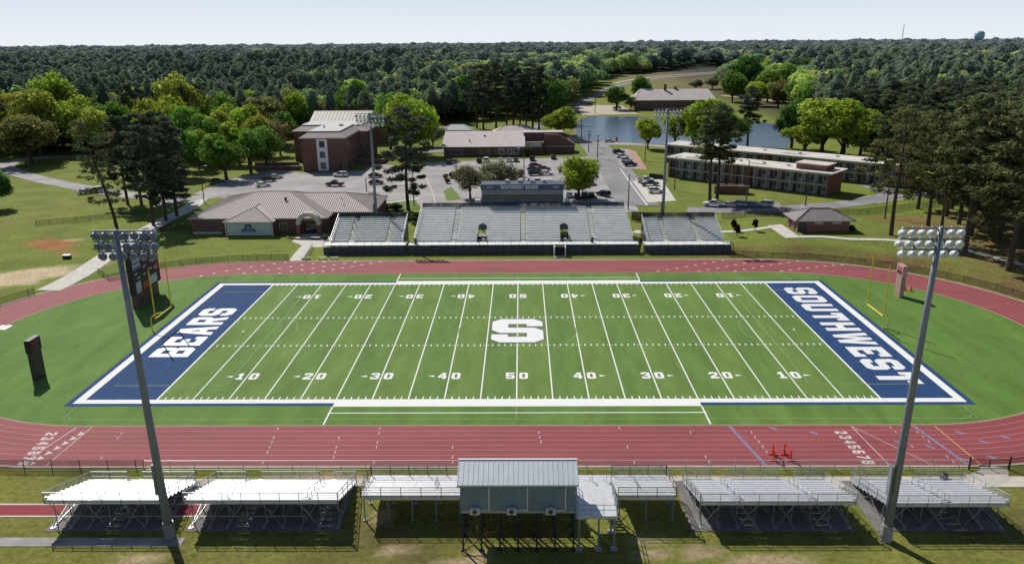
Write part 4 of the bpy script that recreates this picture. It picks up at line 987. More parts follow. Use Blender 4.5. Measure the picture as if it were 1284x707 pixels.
# ------------------------------------------------------------------ buildings
TAN = mat('tan_metal_roof', (.52,.455,.42), .75, 0, .08, .6)
TANDK = mat('roof_trim', (.17,.14,.13), .6)
TRIM = mat('pale_trim', (.55,.53,.5), .6)
def hip(x0, x1, y0, y1, ze, zr, inx, iny=None, ribs=.55, oh=.5):
    """hip roof: inx = hip run at each end (0 gives a gable)"""
    x0 -= oh; x1 += oh; y0 -= oh; y1 += oh; ym = (y0+y1)/2; a, b = (inx if isinstance(inx, tuple) else (inx, inx))
    m = MB(); ra, rb = x0+a, x1-b
    m.add([(x0,y0,ze),(x1,y0,ze),(x1,y1,ze),(x0,y1,ze),(ra,ym,zr),(rb,ym,zr),(x0,y0,ze-.18),(x1,y0,ze-.18),(x1,y1,ze-.18),(x0,y1,ze-.18)],
          [(0,1,5,4),(2,3,4,5),(1,2,5),(3,0,4),(0,6,7,1),(1,7,8,2),(2,8,9,3),(3,9,6,0),(6,9,8,7)])
    if ribs:
        n = int((x1-x0)/ribs)
        for k in range(1, n):
            x = x0+(x1-x0)*k/n; f = min(1, (x-x0)/a if a else 1, (x1-x)/b if b else 1); y = y0+(ym-y0)*f; z_ = ze+(zr-ze)*f
            m.beam((x,y0,ze+.04),(x,y,z_+.04),.09,.16); m.beam((x,y1,ze+.04),(x,y1-(ym-y0)*f,z_+.04),.09,.16)
        n = int((y1-y0)/ribs)
        for k in range(1, n):
            y = y0+(y1-y0)*k/n; f = min(1, (y-y0)/(ym-y0), (y1-y)/(ym-y0))
            if a: m.beam((x0,y,ze+.02),(x0+a*f,y,ze+(zr-ze)*f+.02),.05,.09)
            if b: m.beam((x1,y,ze+.02),(x1-b*f,y,ze+(zr-ze)*f+.02),.05,.09)
    cap = MB().beam((ra,ym,zr+.05),(rb,ym,zr+.05),.3,.1)
    for xx, r in ((x0, ra), (x1, rb)):
        if r != xx:
            for yy in (y0, y1): cap.beam((xx,yy,ze+.05),(r,ym,zr+.05),.28,.1)
    return m, cap
def roof(t, nm, args, m=TAN, **kw):
    a, c = hip(*args, **kw); o = a.build(nm, m, t, True); c.build('ridge_cap', TANDK, o, True); return o
def window(t, x0, x1, y, z0, z1, frame=TRIM, glass=GLASS, s=-1, n=2):
    f = MB(); d = s*.07; ya, yb_ = sorted((y+s*.003, y+d))
    f.box(x0, x1, ya, yb_, z1-.08, z1).box(x0, x1, ya, yb_, z0, z0+.08).box(x0, x0+.08, ya, yb_, z0+.08, z1-.08).box(x1-.08, x1, ya, yb_, z0+.08, z1-.08)
    for k in range(1, n): x = x0+(x1-x0)*k/n; f.box(x-.03, x+.03, ya, yb_, z0+.08, z1-.08)
    o = f.build('window', frame, t, True); g0, g1 = sorted((y+s*.004, y+s*.03)); MB().box(x0+.08, x1-.08, g0, g1, z0+.08, z1-.08).build('pane', glass, o, True); return o

# field house with the mural
t = T('field_house', 'long brick building with tan ribbed hip roof, arched entrance and pale mural wing', 'building', (-60,78,0))
MB().box(-77.3,-45.2,65.4,92,0,3.75).build('wall', BRICK, t, True)
MB().box(-45.19,-35.2,70.5,90.5,0,3.9).build('wing_wall', BRICK, t, True)
roof(t, 'roof', (-77.3,-45.2,65.4,92,3.75,7.6,12.5))
roof(t, 'wing_roof', (-58,-35.2,71,90,3.95,6.9,(1,9)))
MUR = mat('pale_mural_wall', (.50,.55,.54), .7, 0, .12, .4)
MB().box(-68.2,-57.4,63,68,0,3.3).build('mural_wing', BRICK, t, True)
MB().box(-68.0,-57.6,62.94,62.998,.15,3.2).build('mural_panel', MUR, t, True)
MB().box(-68.4,-68.15,62.85,63.1,0,3.3).build('corner_post', TRIM, t, True); MB().box(-57.5,-57.25,62.85,63.1,0,3.3).build('corner_post', TRIM, t, True)
a, c = hip(-68.2,-57.4,63,80,3.4,5.7,(5.8,5.8))
m_ = MB(); xm = -62.8
m_.add([(-68.7,62.5,3.4),(-56.9,62.5,3.4),(xm,68.5,5.8),(-68.7,72,3.4),(-56.9,72,3.4),(xm,76,5.8),(-68.7,62.5,3.2),(-56.9,62.5,3.2),(-68.7,72,3.2),(-56.9,72,3.2)], [(0,1,2),(1,4,5,2),(3,0,2,5),(0,6,7,1),(1,7,9,4),(3,8,6,0)])
for k in range(1, 22):
    x = -68.7+11.8*k/22; f = min((x+68.7)/5.9, (-56.9-x)/5.9); m_.beam((x,62.5,3.44),(x,62.5+6*f,3.44+2.4*f),.09,.16)
o = m_.build('mural_roof', TAN, t, True)
MB().beam((-68.7,62.5,3.45),(xm,68.5,5.85),.28,.1).beam((-56.9,62.5,3.45),(xm,68.5,5.85),.28,.1).beam((xm,68.5,5.85),(xm,74,5.85),.28,.1).build('ridge_cap', TANDK, o, True)
# the navy emblem: a stepped crest over a name bar
mb = MB(); yy = 62.93; e = lambda pts: mb.add([(x, yy, z_) for x, z_ in pts]+[(x, yy+.012, z_) for x, z_ in pts], [tuple(range(len(pts)))]+[(i, (i+1) % len(pts), len(pts)+(i+1) % len(pts), len(pts)+i) for i in range(len(pts))])
e([(-64.7,.85),(-61.2,.85),(-61.2,1.3),(-64.7,1.3)]); e([(-64.6,1.36),(-63.8,1.36),(-63.7,1.75),(-64.6,1.7)]); e([(-62.2,1.36),(-61.3,1.36),(-61.35,1.72),(-62.2,1.75)])
e([(-63.7,1.36),(-62.3,1.36),(-62.2,1.95),(-61.9,2.05),(-62.4,2.3),(-63.6,2.3),(-64.1,2.05),(-63.8,1.95)]); e([(-63.8,2.4),(-62.2,2.4),(-62.3,2.8),(-63.7,2.8)])
em = mb.build('mural_emblem', NAVY, t, True)
mb = MB()
for k in range(9): mb.box(-64.55+.37*k, -64.3+.37*k, 62.915, 62.928, .95, 1.2)
for k in range(4): mb.box(-63.4+.24*k, -63.25+.24*k, 62.915, 62.928, 1.6, 2.1)
mb.build('emblem_lettering', MUR, em, True)
for x in (-74.6,-72,): pass
window(t, -56.4,-54.6,65.4,1.0,2.6); window(t, -44.2,-42.4,70.5,1.0,2.6); window(t,-40.5,-38.7,70.5,1.0,2.6); window(t,-38,-36.2,70.5,1,2.6)
MB().box(-50.6,-47.2,65.2,65.39,0,2.6).build('entrance_door', GLASS, t, True)
MB().box(-76.9,-70,65.1,65.38,0,.45).build('plinth', TRIM, t, True)
ar = MB(); n = 16; xc, ri, ro_, zc = -48.9, 1.95, 2.9, 2.55
for i in range(n):
    a0, a1 = math.pi*i/n, math.pi*(i+1)/n; q = lambda r, a, y: (xc+r*math.cos(a), y, zc+r*math.sin(a))
    ar.add([q(ri,a0,62.9),q(ro_,a0,62.9),q(ro_,a1,62.9),q(ri,a1,62.9),q(ri,a0,64.7),q(ro_,a0,64.7),q(ro_,a1,64.7),q(ri,a1,64.7)], [(0,1,2,3),(1,5,6,2),(0,3,7,4),(4,7,6,5)])
ar.build('entrance_arch', CONC, t, True)
for s in (-1, 1):
    xa, xb = sorted((xc+s*ri, xc+s*ro_)); MB().box(xa, xb, 62.9, 64.7, 0, zc-.001).build('arch_pier', BRICK, t, True)
MB().box(-50.8,-47,64.72,65.3,3.2,3.3).build('porch_roof', TAN, t, True)
MB().tube([(-56.9,73.8,6.1),(-56.9,73.8,6.9)], .25, 8).box(-57.2,-56.6,73.5,74.1,6.85,7.0).build('roof_vent', BLACK, t, True)
MB().tube([(-43.5,75,6.2),(-43.5,75,6.6)], .15, 8).build('vent_pipe', BLACK, t, True)
ck = MB()
pts = [(xc+4.2*math.cos(a)*1.1, 61.6-2.6*math.sin(a)) for a in [math.pi*i/14 for i in range(15)]]
ck.tube([(x, y, .12) for x, y in pts], .22, 6); tag(ck.build('curved_kerb', BRICK), 'low curved brick kerb ring in front of the arched entrance', 'kerb')

# brick dormitory with the flat topped hip roof
t = T('dormitory', 'three storey brick dormitory with a white window strip and flat topped mansard roof', 'building', (-68,175,0))
MB().box(-75.2,-60.2,157,181,0,11.6).build('wall', BRICK, t, True)
MB().box(-84.5,-57,181.01,201,0,11.3).build('rear_wall', BRICK, t, True)
def mansard(x0, x1, y0, y1, z0, z1, i, j=None):
    a = [(x0-.6,y0-.6,z0),(x1+.6,y0-.6,z0),(x1+.6,y1+.6,z0),(x0-.6,y1+.6,z0),(x0+i,y0+i*1.4,z1),(x1-i,y0+i*1.4,z1),(x1-i,y1-i,z1),(x0+i,y1-i,z1),(x0-.6,y0-.6,z0-.4),(x1+.6,y0-.6,z0-.4),(x1+.6,y1+.6,z0-.4),(x0-.6,y1+.6,z0-.4)]
    m = MB().add(a, [(0,1,5,4),(1,2,6,5),(2,3,7,6),(3,0,4,7),(0,8,9,1),(1,9,10,2),(2,10,11,3),(3,11,8,0),(8,11,10,9)])
    return m, MB().box(x0+i-.2, x1-i+.2, y0+i*1.4-.2, y1-i+.2, z1-.05, z1+.25)
BRNR = mat('brown_shingle', (.32,.265,.255), .8, 0, .12, 1.)
FLATR = mat('pale_flat_roof', (.50,.50,.49), .8, 0, .12, .4)
a, c = mansard(-75.2,-60.2,157,186,11.6,13.3,2.2); o = a.build('roof', BRNR, t, True); c.build('flat_roof', FLATR, o, True)
a, c = mansard(-84.5,-57,181.01,201,11.3,13.0,2.6); o = a.build('rear_roof', BRNR, t, True); c.build('flat_roof', FLATR, o, True)
MB().box(-69.9,-66.2,156.9,156.998,.3,11.3).build('window_strip', WHITE, t, True)
for z_ in (.9,4.6,8.2): window(t, -69.0,-67.1,156.9,z_,z_+2.3)
MB().box(-62.6,-61.6,156.93,156.998,1,2.6).build('vent_grille', DKSTEEL, t, True)
for y in (162,168,174): 
    for z_ in (2,5.5,9): MB().box(-60.199,-60.15,y,y+1.2,z_-.9,z_+.8).build('side_window', GLASS, t, True)
for x in (-59.3,): 
    for z_ in (1.5,5,8.5): window(t, x-.7, x+.7, 181, z_, z_+1.6); window(t, -82,-80.4,181,z_,z_+1.6)
MB().tube([(-70,170,13.4),(-70,170,14.6)],.3,8).box(-66,-64.8,176,177.5,13.5,14.3).build('roof_vent', TRIM, t, True)
t = T('retaining_wall', 'low dark brick terrace wall at the foot of the brick dormitory', 'wall', (-57,176,0)); MB().box(-59.9,-50,174,174.4,0,1.6).box(-50.4,-50,174.4,186,0,1.6).build('wall', BRICK, t, True); MB().box(-60,-49.9,173.9,174.5,1.6,1.75).build('coping', CONC_DK, t, True)
t = T('retaining_wall', 'low brown brick walls on the shaded side of the brick dormitory', 'wall', (-84,165,0)); MB().box(-93,-76.5,160,160.5,0,1.4).box(-95,-79,166,166.4,0,1.9).build('wall', BRICK, t, True); MB().box(-93.1,-76.4,159.9,160.6,1.4,1.55).build('coping', CONC_DK, t, True)
# pale roofed hall behind
t = T('hall', 'long hall with pale gabled metal roof standing behind the brick dormitory', 'building', (-77,236,0))
MB().box(-90.5,-61,230,250,0,9.8).build('wall', BRICK, t, True); roof(t, 'roof', (-90.5,-61,230,250,9.9,13.8,0), m=mat('pale_beige_roof', (.50,.45,.40), .6, 0, .1, .3), ribs=1.5)
# office building
t = T('office_building', 'long single storey brick building with pale lilac metal shed roof', 'building', (-14,200,0))
LIL = mat('pale_lilac_roof', (.54,.475,.47), .8, 0, .08, .3)
MB().box(-29.3,1.6,192,208,0,3.6).build('wall', BRICK, t, True)
m_ = MB(); m_.add([(-30.2,190.8,3.55),(2.2,190.8,3.55),(2.2,209,7.6),(-30.2,209,7.6),(-30.2,190.8,3.8),(2.2,190.8,3.8),(2.2,209,7.85),(-30.2,209,7.85)], [(0,3,2,1),(4,5,6,7),(0,1,5,4),(1,2,6,5),(2,3,7,6),(3,0,4,7)])
for k in range(1, 54): x = -30.2+32.4*k/54; m_.beam((x,190.8,3.83),(x,209,7.88),.05,.09)
m_.add([(-29.3,192,3.6),(-29.3,208,3.6),(-29.3,208,7.4),(1.6,192,3.6),(1.6,208,3.6),(1.6,208,7.4)],[(0,1,2),(3,4,5)])
m_.build('roof', LIL, t, True)
MB().box(-29.3,-21.5,190.5,191.99,0,3.4).build('porch_wall', BRICK, t, True)
for x in (-28.4,-26.2,-24.4,-22.8): window(t, x, x+1.4, 190.5, .8, 2.6)
for x in (-16,-13,-9.6): window(t, x, x+1.8, 192, .9, 2.6)
for x in (-8,-5,-2.4): MB().box(x, x+2.2, 191.9, 191.998, .5, 3.0).build('white_panel', TRIM, t, True); window(t, x+.3, x+1.9, 191.9, .9, 2.6)
MB().tube([(-19.5,196,5),(-19.5,196,6)],.2,8).build('vent_pipe', BLACK, t, True); MB().tube([(-14,203,6.6),(-14,203,7)],.5,8).build('roof_vent', TRIM, t, True)
MB().box(1.61,9.5,196,209,0,4.6).box(1.61,9.8,203,209,4.6,7.6).build('tower_wall', BRICK, t, True)
MB().box(1.4,17.5,202.8,209.3,7.6,7.95).build('tower_roof', LIL, t, True)
MB().box(2.4,8.6,195.6,195.998,2.9,5.0).build('sign_band', TRIM, t, True)
MB().add([(9.81,200,0),(22,200,0),(22,200,3.4),(15.5,200,7.2),(9.81,200,7.4),(9.81,208,0),(22,208,0),(22,208,3.4),(15.5,208,7.2),(9.81,208,7.4)], [(0,1,2,3,4),(5,9,8,7,6),(1,6,7,2),(2,7,8,3),(3,8,9,4),(0,4,9,5)]).build('auditorium_wall', BRICK, t, True)
MB().box(10,22.3,199.7,199.95,2.5,2.75).build('pale_band', TRIM, t, True)
# houses behind
t = T('house', 'small pale roofed house among the pine trunks behind the lilac roofed building', 'building', (-28,262,0))
MB().box(-36,-23,258,268,0,3).build('wall', BRICK, t, True); roof(t, 'roof', (-36,-23,258,268,3,5.2,4), m=FLATR, ribs=0)
t = T('house', 'low house with tan hip roof beside the shaded road', 'building', (-2,250,0))
MB().box(-12,8,245,257,0,3).build('wall', BRICK, t, True); roof(t, 'roof', (-12,8,245,257,3,5.8,6), m=TAN, ribs=0)
# building across the pond
t = T('lakeside_building', 'large brick building with broad pale roof on the far bank of the pond', 'building', (95,400,h(95,400)))
zb0 = h(95,400)
MB().box(72,122,386,414,zb0-1,zb0+6).build('wall', BRICK, t, True)
roof(t, 'roof', (72,122,386,414,zb0+6,zb0+12.2,(5,3)), m=mat('greyed_tan_roof', (.55,.49,.46), .6, 0, .1, .3), ribs=1.2)
MB().tube([(92,398,zb0+11),(92,398,zb0+15)],.9,8).box(98,99.5,399,400.5,zb0+10.5,zb0+13.5).build('roof_vent', BRICK, t, True)
for x in (76,82,88,94): window(t, x, x+3, 386, zb0+1.5, zb0+4)

# motel style dormitories (built along their own axis, then turned)
GRYW = mat('pale_grey_wall', (.33,.33,.34), .8, 0, .15, .5); DOORM = mat('dark_door_paint', (.045,.05,.06), .5)
ROOFW = mat('weathered_white_roof', (.60,.56,.51), .9, 0, .22, .22)
def motel(label, ox, oy, L, D, brick_at, pent):
    t = T('dormitory', label, 'building', (ox, oy, 0), R(-41.4), 'low two storey gallery dormitories')
    MB().box(0, L, 1.8, D, 0, 6.1).build('wall', GRYW, t)
    MB().box(-.3, -.005, -.2, D+.1, 0, 6.3).build('end_wall', BRICKR, t); MB().box(L+.005, L+.3, -.2, D+.1, 0, 6.3).build('end_wall', BRICKR, t)
    for a, b in brick_at: MB().box(a, b, .2, 1.79, 0, 6.3).build('stair_tower', BRICK, t)
    MB().box(-1.2, L+1.5, -1.0, D+1, 6.31, 6.62).build('roof', ROOFW, t)
    fs = MB().box(-1.25, L+1.55, -1.1, -1.003, 6.22, 6.66); fs.build('fascia', TRIM, t)
    MB().box(0, L, -.1, 1.79, 2.95, 3.12).build('balcony', TRIM, t)
    n = int(L/3.6); wd = L/n
    for k in range(n+1): x = min(max(k*wd, .06), L-.06); MB().box(x-.07, x+.07, -.08, .06, 0, 6.3).build('column', TRIM, t)
    rl = MB().box(0, L, -.06, -.02, 4.0, 4.06)
    for k in range(n*4): rl.box(k*wd/4, k*wd/4+.03, -.06, -.03, 3.12, 4.0)
    rl.build('balcony_rail', DKSTEEL, t)
    for k in range(n):
        for z_ in (0.05, 3.15):
            x = k*wd+.5
            if any(a-.6 < x < b for a, b in brick_at): continue
            MB().box(x, x+1.0, 1.72, 1.797, z_, z_+2.2).build('door', DOORM, t)
            w_ = MB().box(x+1.3, x+2.6, 1.72, 1.797, z_+.5, z_+2.2).build('window', TRIM if k % 3 else DOORM, t)
            MB().box(x+1.36, x+2.54, 1.70, 1.719, z_+.9, z_+2.12).build('pane', GLASS, w_)
    if pent: MB().box(*pent, 6.63, 8.1).build('penthouse', BRICKR, t); MB().box(pent[0]-.4, pent[1]+.4, pent[2]-.4, pent[3]+.4, 8.11, 8.4).build('penthouse_roof', ROOFW, t)
    for k in range(6): x = L*(.12+.15*k); MB().box(x, x+.8, D*.5, D*.5+.8, 6.63, 7.1).build('roof_vent', TRIM, t)
    MB().add([(x, y, 6.625) for x, y in ((L*.1,1),(L*.22,.4),(L*.3,2),(L*.2,4.5),(L*.08,3.8))],[(0,1,2,3,4)]).build('roof_stain', mat('roof_mould', (.28,.24,.18), .9, 0, .3, .8), t); MB().add([(x, y, 6.625) for x, y in ((L*.5,3),(L*.6,2.5),(L*.62,4.5),(L*.52,5))],[(0,1,2,3)]).build('roof_stain', mat('roof_mould', (.28,.24,.18), .9, 0, .3, .8), t)
    return t
motel('front gallery dormitory with red brick end walls and a raised box on its white roof', 49, 141.5, 51.4, 10.5, [(20.5,23.5),(26,28)], (41,50,2.5,8.5))
motel('rear gallery dormitory along the pond, long weathered white flat roof', 54, 174, 82, 10, [(24,27),(36,39)], None)
t = T('brick_enclosure', 'dark brick enclosure with pale coping standing on the lawn under the tall pines', 'wall', (62,113,0), R(-10))
MB().box(-4.8,4.8,-1.6,-1.3,0,2.3).box(-4.8,-4.5,-1.29,1.5,0,2.3).box(4.5,4.8,-1.29,1.5,0,2.3).build('wall', BRICK, t); MB().box(-4.9,4.9,-1.7,-1.2,2.3,2.42).build('coping', CONC_DK, t)
for k in range(3):
    MB().box(-3.6+2.6*k,-1.6+2.6*k,-.4,1.1,.1,2.5).build('dumpster', mat('dark_red_bin', (.16,.06,.05), .6), t)
t = T('hedge', 'clipped dark hedge below the red end wall of the front dormitory', 'hedge', (44.2,140,0), R(-41.4)); MB().box(-1.2,4.4,-1.6,-.5,0,1.5).build('foliage', mat('dark_hedge', (.03,.04,.02), .9, 0, .5, 3, .8), t)
# restroom building
hz = h(69,60)
t = T('restroom_building', 'small square brick building with grey hip roof beside the pale patio', 'building', (69,62.5,hz))
MB().box(63.3,75,59.6,66.6,hz-.3,hz+2.6).build('wall', BRICKR, t, True)
roof(t, 'roof', (63.3,75,59.6,66.6,hz+2.65,hz+4.7,(4.6,4.6)), m=mat('grey_shingle', (.25,.225,.22), .85, 0, .15, 1.), ribs=0, oh=1.0)
MB().box(63.31,65.2,59.4,59.598,hz,hz+2.1).build('door', DOORM, t, True)
for x in (67,71): MB().box(x,x+2,59.5,59.598,hz+1.8,hz+2.3).build('louvre', TRIM, t, True)
for y in (61,64): MB().box(63.2,63.299,y,y+1.1,hz,hz+2.1).build('side_door', DOORM, t, True)

# ------------------------------------------------------------------ lamp posts and utility poles
def lamp_post(label, p, H, arm=1.4, m=WOODPOLE, rz=0., group='lamp posts round the lots'):
    t = T('lamp_post', label, 'lamp post', (p[0], p[1], h(*p[:2])), rz)
    MB().tube([(0,0,0),(0,0,H)], [.17,.11], 8).build('pole', m, t)
    MB().tube([(0,0,H-.5),(arm*.5,0,H-.1),(arm,0,H)], .05, 6).build('arm', GALV, t)
    MB().sphere((arm+.25,0,H), .28, 8, 5, (1.6,.8,.5)).build('lamp_head', TRIM, t)
def utility_pole(label, p, H, bars=2, rz=0., guy=False):
    t = T('utility_pole', label, 'utility pole', (p[0], p[1], h(*p[:2])), rz)
    MB().tube([(0,0,0),(0,0,H)], [.2,.13], 8).build('pole', WOODPOLE, t)
    for k in range(bars):
        c = MB().beam((-1.2,0,H-.5-1.1*k),(1.2,0,H-.5-1.1*k),.12).build('crossarm', WOODPOLE, t)
        i = MB()
        for x in (-1.1,-.5,.5,1.1): i.tube([(x,0,H-.42-1.1*k),(x,0,H-.2-1.1*k)], .06, 6)
        i.build('insulator', TRIM, c)
    MB().tube([(.3,0,H-2.8),(.3,0,H-1.9)], .25, 8).build('transformer', GALV, t)
    if guy: MB().tube([(0,0,H-1),(6,-3,0)], .04, 4).build('guy_wire', DKSTEEL, t)
lamp_post('lamp post on the verge at the roof corner of the mural building', (-88.8,102.5), 10.5)
lamp_post('lamp post just beside the tall lone pine behind the stands', (-28.8,97.0), 10.)
lamp_post('lamp post in the middle of the lot before the lilac roofed building', (1.6,143.1), 9.5, rz=3.1)
lamp_post('lamp post at the lot edge near the dark red car', (-21.1,148.1), 5, .6)
lamp_post('short black lamp post beside the tan roof end', (-46.0,118.9), 4, .3, DKSTEEL)
lamp_post('lamp post where the street meets the navy windscreen fence', (29.0,90.3), 9.5, .8, rz=1.5)
lamp_post('lamp post on the lawn at the corner of the front dormitory', (46.6,118.7), 10, .8)
lamp_post('lamp post behind the row of parked white and silver cars', (62.9,100.1), 11.5, .8, rz=2)
lamp_post('lamp post with a round white head on the lawn above the grey hip roof', (77.0,93.6), 9, .9, rz=3.1)
lamp_post('lamp post at the end of the rear dormitory by the brick walk', (46.5,176.9), 8, .6)
utility_pole('brown utility pole on the lawn beside the sparse forked pine', (89.9,74.9), 9, 1)
utility_pole('utility pole with guy wire where the street meets the pond road', (27.7,201.4), 8.5, 2, .3, True)
utility_pole('utility pole at the top of the street next to the guyed pole', (29.6,184.3), 9, 1, .3)
utility_pole('utility pole against the water at the pond end', (28.3,249.4), 9, 2, 1.2)
utility_pole('utility pole on the far bank nearest the sandy lot', (35.2,369.3), 8, 1)
utility_pole('utility pole on the far bank beside the round dark tree', (45.3,368.7), 10, 1)
t = T('fire_hydrant', 'red hydrant on the pond side verge at the street end', 'hydrant', (*(42.8,235.4),0)); MB().tube([(0,0,0),(0,0,1.1),(0,0,1.5),(0,0,1.7)], [.4,.4,.55,.2], 10).tube([(-.7,0,1),(.7,0,1)],.2,8).build('body', REDP, t); MB().sphere((0,0,1.75),.4,8,5).build('cap', REDP, t)
# sky line: water tower and mast
WT = mat('pale_blue_tank', (.30,.47,.55), .5, 0, .05, .05)
t = T('water_tower', 'pale blue water tower standing above the wooded horizon', 'water tower', (1172,2000,h(0,2000)+1))
MB().tube([(0,0,24),(0,0,27),(0,0,31),(0,0,41),(0,0,45),(0,0,47.5)], [4,9,12,12,9,1], 24).build('tank', WT, t, smooth=True)
for k in range(6): a = k*math.pi/3; MB().tube([(10*math.cos(a),10*math.sin(a),0),(10.5*math.cos(a),10.5*math.sin(a),29)], .6, 6).build('leg', WT, t)
MB().tube([(0,0,0),(0,0,23)], 1.2, 8).build('riser', WT, t)
t = T('radio_mast', 'thin grey lattice radio mast above the wooded horizon', 'mast', (1208,2500,h(0,2500)))
for k in range(3): a = k*2.1; MB().tube([(1.2*math.cos(a),1.2*math.sin(a),0),(.6*math.cos(a),.6*math.sin(a),72)], .3, 5).build('leg', GALV, t)
m_ = MB()
for k in range(24):
    for j in range(3): a, b = 2.1*j, 2.1*(j+1); m_.beam((1.1*math.cos(a),1.1*math.sin(a),3*k),(1.1*math.cos(b),1.1*math.sin(b),3*k+3),.2)
m_.build('lattice', GALV, t)

# ------------------------------------------------------------------ cars
PAINT = mat('car_paint', (1,1,1), .25, .1, .03, .5, spec=.6, objcol=True)
HEAD = mat('headlight_glass', (.7,.7,.7), .1, 0, .05); TAIL = mat('tail_light_glass', (.4,.02,.02), .2, 0, .05)
def make_car(kind):
    t = T('parked_'+kind, 'x', 'car')
    L, W, = {'sedan': (4.7,1.82), 'suv': (4.8,1.92), 'pickup': (5.7,1.98)}[kind]
    prof = {'sedan': [(-2.35,.35),(-2.35,.82),(-2.2,.93),(-1.25,.98),(.95,.96),(2.1,.80),(2.35,.62),(2.35,.33)],
            'suv': [(-2.4,.4),(-2.4,1.0),(-2.3,1.08),(.9,1.08),(2.15,.98),(2.4,.75),(2.4,.38)],
            'pickup': [(-2.85,.55),(-2.85,1.08),(-.6,1.1),(1.3,1.14),(2.6,1.05),(2.85,.85),(2.85,.5)]}[kind]
    cab = {'sedan': ((-1.95,.97),(-1.2,1.42),(.25,1.44),(1.15,.96)), 'suv': ((-2.3,1.07),(-2.05,1.74),(.2,1.76),(1.15,1.07)), 'pickup': ((-.75,1.1),(-.65,1.84),(.55,1.86),(1.45,1.12))}[kind]
    b = MB(); n = len(prof); hw = W/2
    vs = [(x, s*hw*(.94 if z < .5 else 1.0 if z < .9 else .96), z) for s in (-1, 1) for x, z in prof]
    b.add(vs, [tuple(range(n))[::-1], tuple(range(n, 2*n))]+[(i, (i+1) % n, n+(i+1) % n, n+i) for i in range(n)])
    (xa,za),(xb,zb_),(xc_,zc_),(xd,zd) = cab; tw = hw*.78
    b.add([(xb,-tw,zb_),(xc_,-tw,zc_),(xc_,tw,zc_),(xb,tw,zb_),(xb,-tw,zb_-.07),(xc_,-tw,zc_-.07),(xc_,tw,zc_-.07),(xb,tw,zb_-.07)], [(0,1,2,3),(0,4,5,1),(1,5,6,2),(2,6,7,3),(3,7,4,0)])
    for s in (-1, 1):
        for (p, q) in (((xa,hw*.94,za),(xb,tw,zb_)), ((xd,hw*.94,zd),(xc_,tw,zc_)), (((xa+xd)/2-.1,hw*.945,za),((xb+xc_)/2-.1,tw+.01,zb_))):
            b.beam((p[0],s*p[1],p[2]),(q[0],s*q[1],q[2]),.09)
    if kind == 'pickup': b.box(-2.75,-.85,-hw*.8,hw*.8,1.105,1.11)
    b.build('body', PAINT, t)
    g = MB(); wb = hw*.92
    g.add([(xa+.03,-wb,za),(xd-.03,-wb,zd),(xc_,-tw+.02,zc_-.05),(xb,-tw+.02,zb_-.05),(xa+.03,wb,za),(xd-.03,wb,zd),(xc_,tw-.02,zc_-.05),(xb,tw-.02,zb_-.05)], [(0,1,2,3),(4,7,6,5),(1,5,6,2),(0,3,7,4)])
    g.build('windows', GLASS, t)
    if kind == 'pickup': MB().box(-2.7,-.9,-hw*.78,hw*.78,1.112,1.118).build('truck_bed', BLACK, t)
    r = {'sedan': .33, 'suv': .37, 'pickup': .41}[kind]
    first = None
    for x in (-L*.30, L*.31):
        for s in (-1, 1):
            if first is None:
                first = w_ = MB().tube([(0,-.11,0),(0,.11,0)], r, 14).build('wheel', BLACK, t); MB().tube([(0,-.125,0),(0,.125,0)], r*.6, 10).build('rim', ALU_DK, w_)
            else:
                w_ = first.copy(); COL.objects.link(w_); w_.parent = t; c = first.children[0].copy(); COL.objects.link(c); c.parent = w_
            w_.location = (x, s*(hw-.1), r)
    for s in (-1, 1):
        MB().box(L/2-.12, L/2+.01, s*hw*.7-.2, s*hw*.7+.2, .62, .78).build('headlight', HEAD, t)
        MB().box(-L/2-.01, -L/2+.1, s*hw*.75-.18, s*hw*.75+.18, .68, .88).build('tail_light', TAIL, t)
    return t
PROTO = {k: make_car(k) for k in ('sedan','suv','pickup')}; used = set()
CC = {'white': (.82,.82,.81), 'silver': (.55,.57,.59), 'black': (.012,.012,.014), 'dark grey': (.06,.065,.07), 'dark red': (.16,.012,.02), 'red': (.34,.015,.03), 'dark blue': (.02,.03,.075), 'light blue': (.25,.33,.42), 'maroon': (.09,.012,.018)}
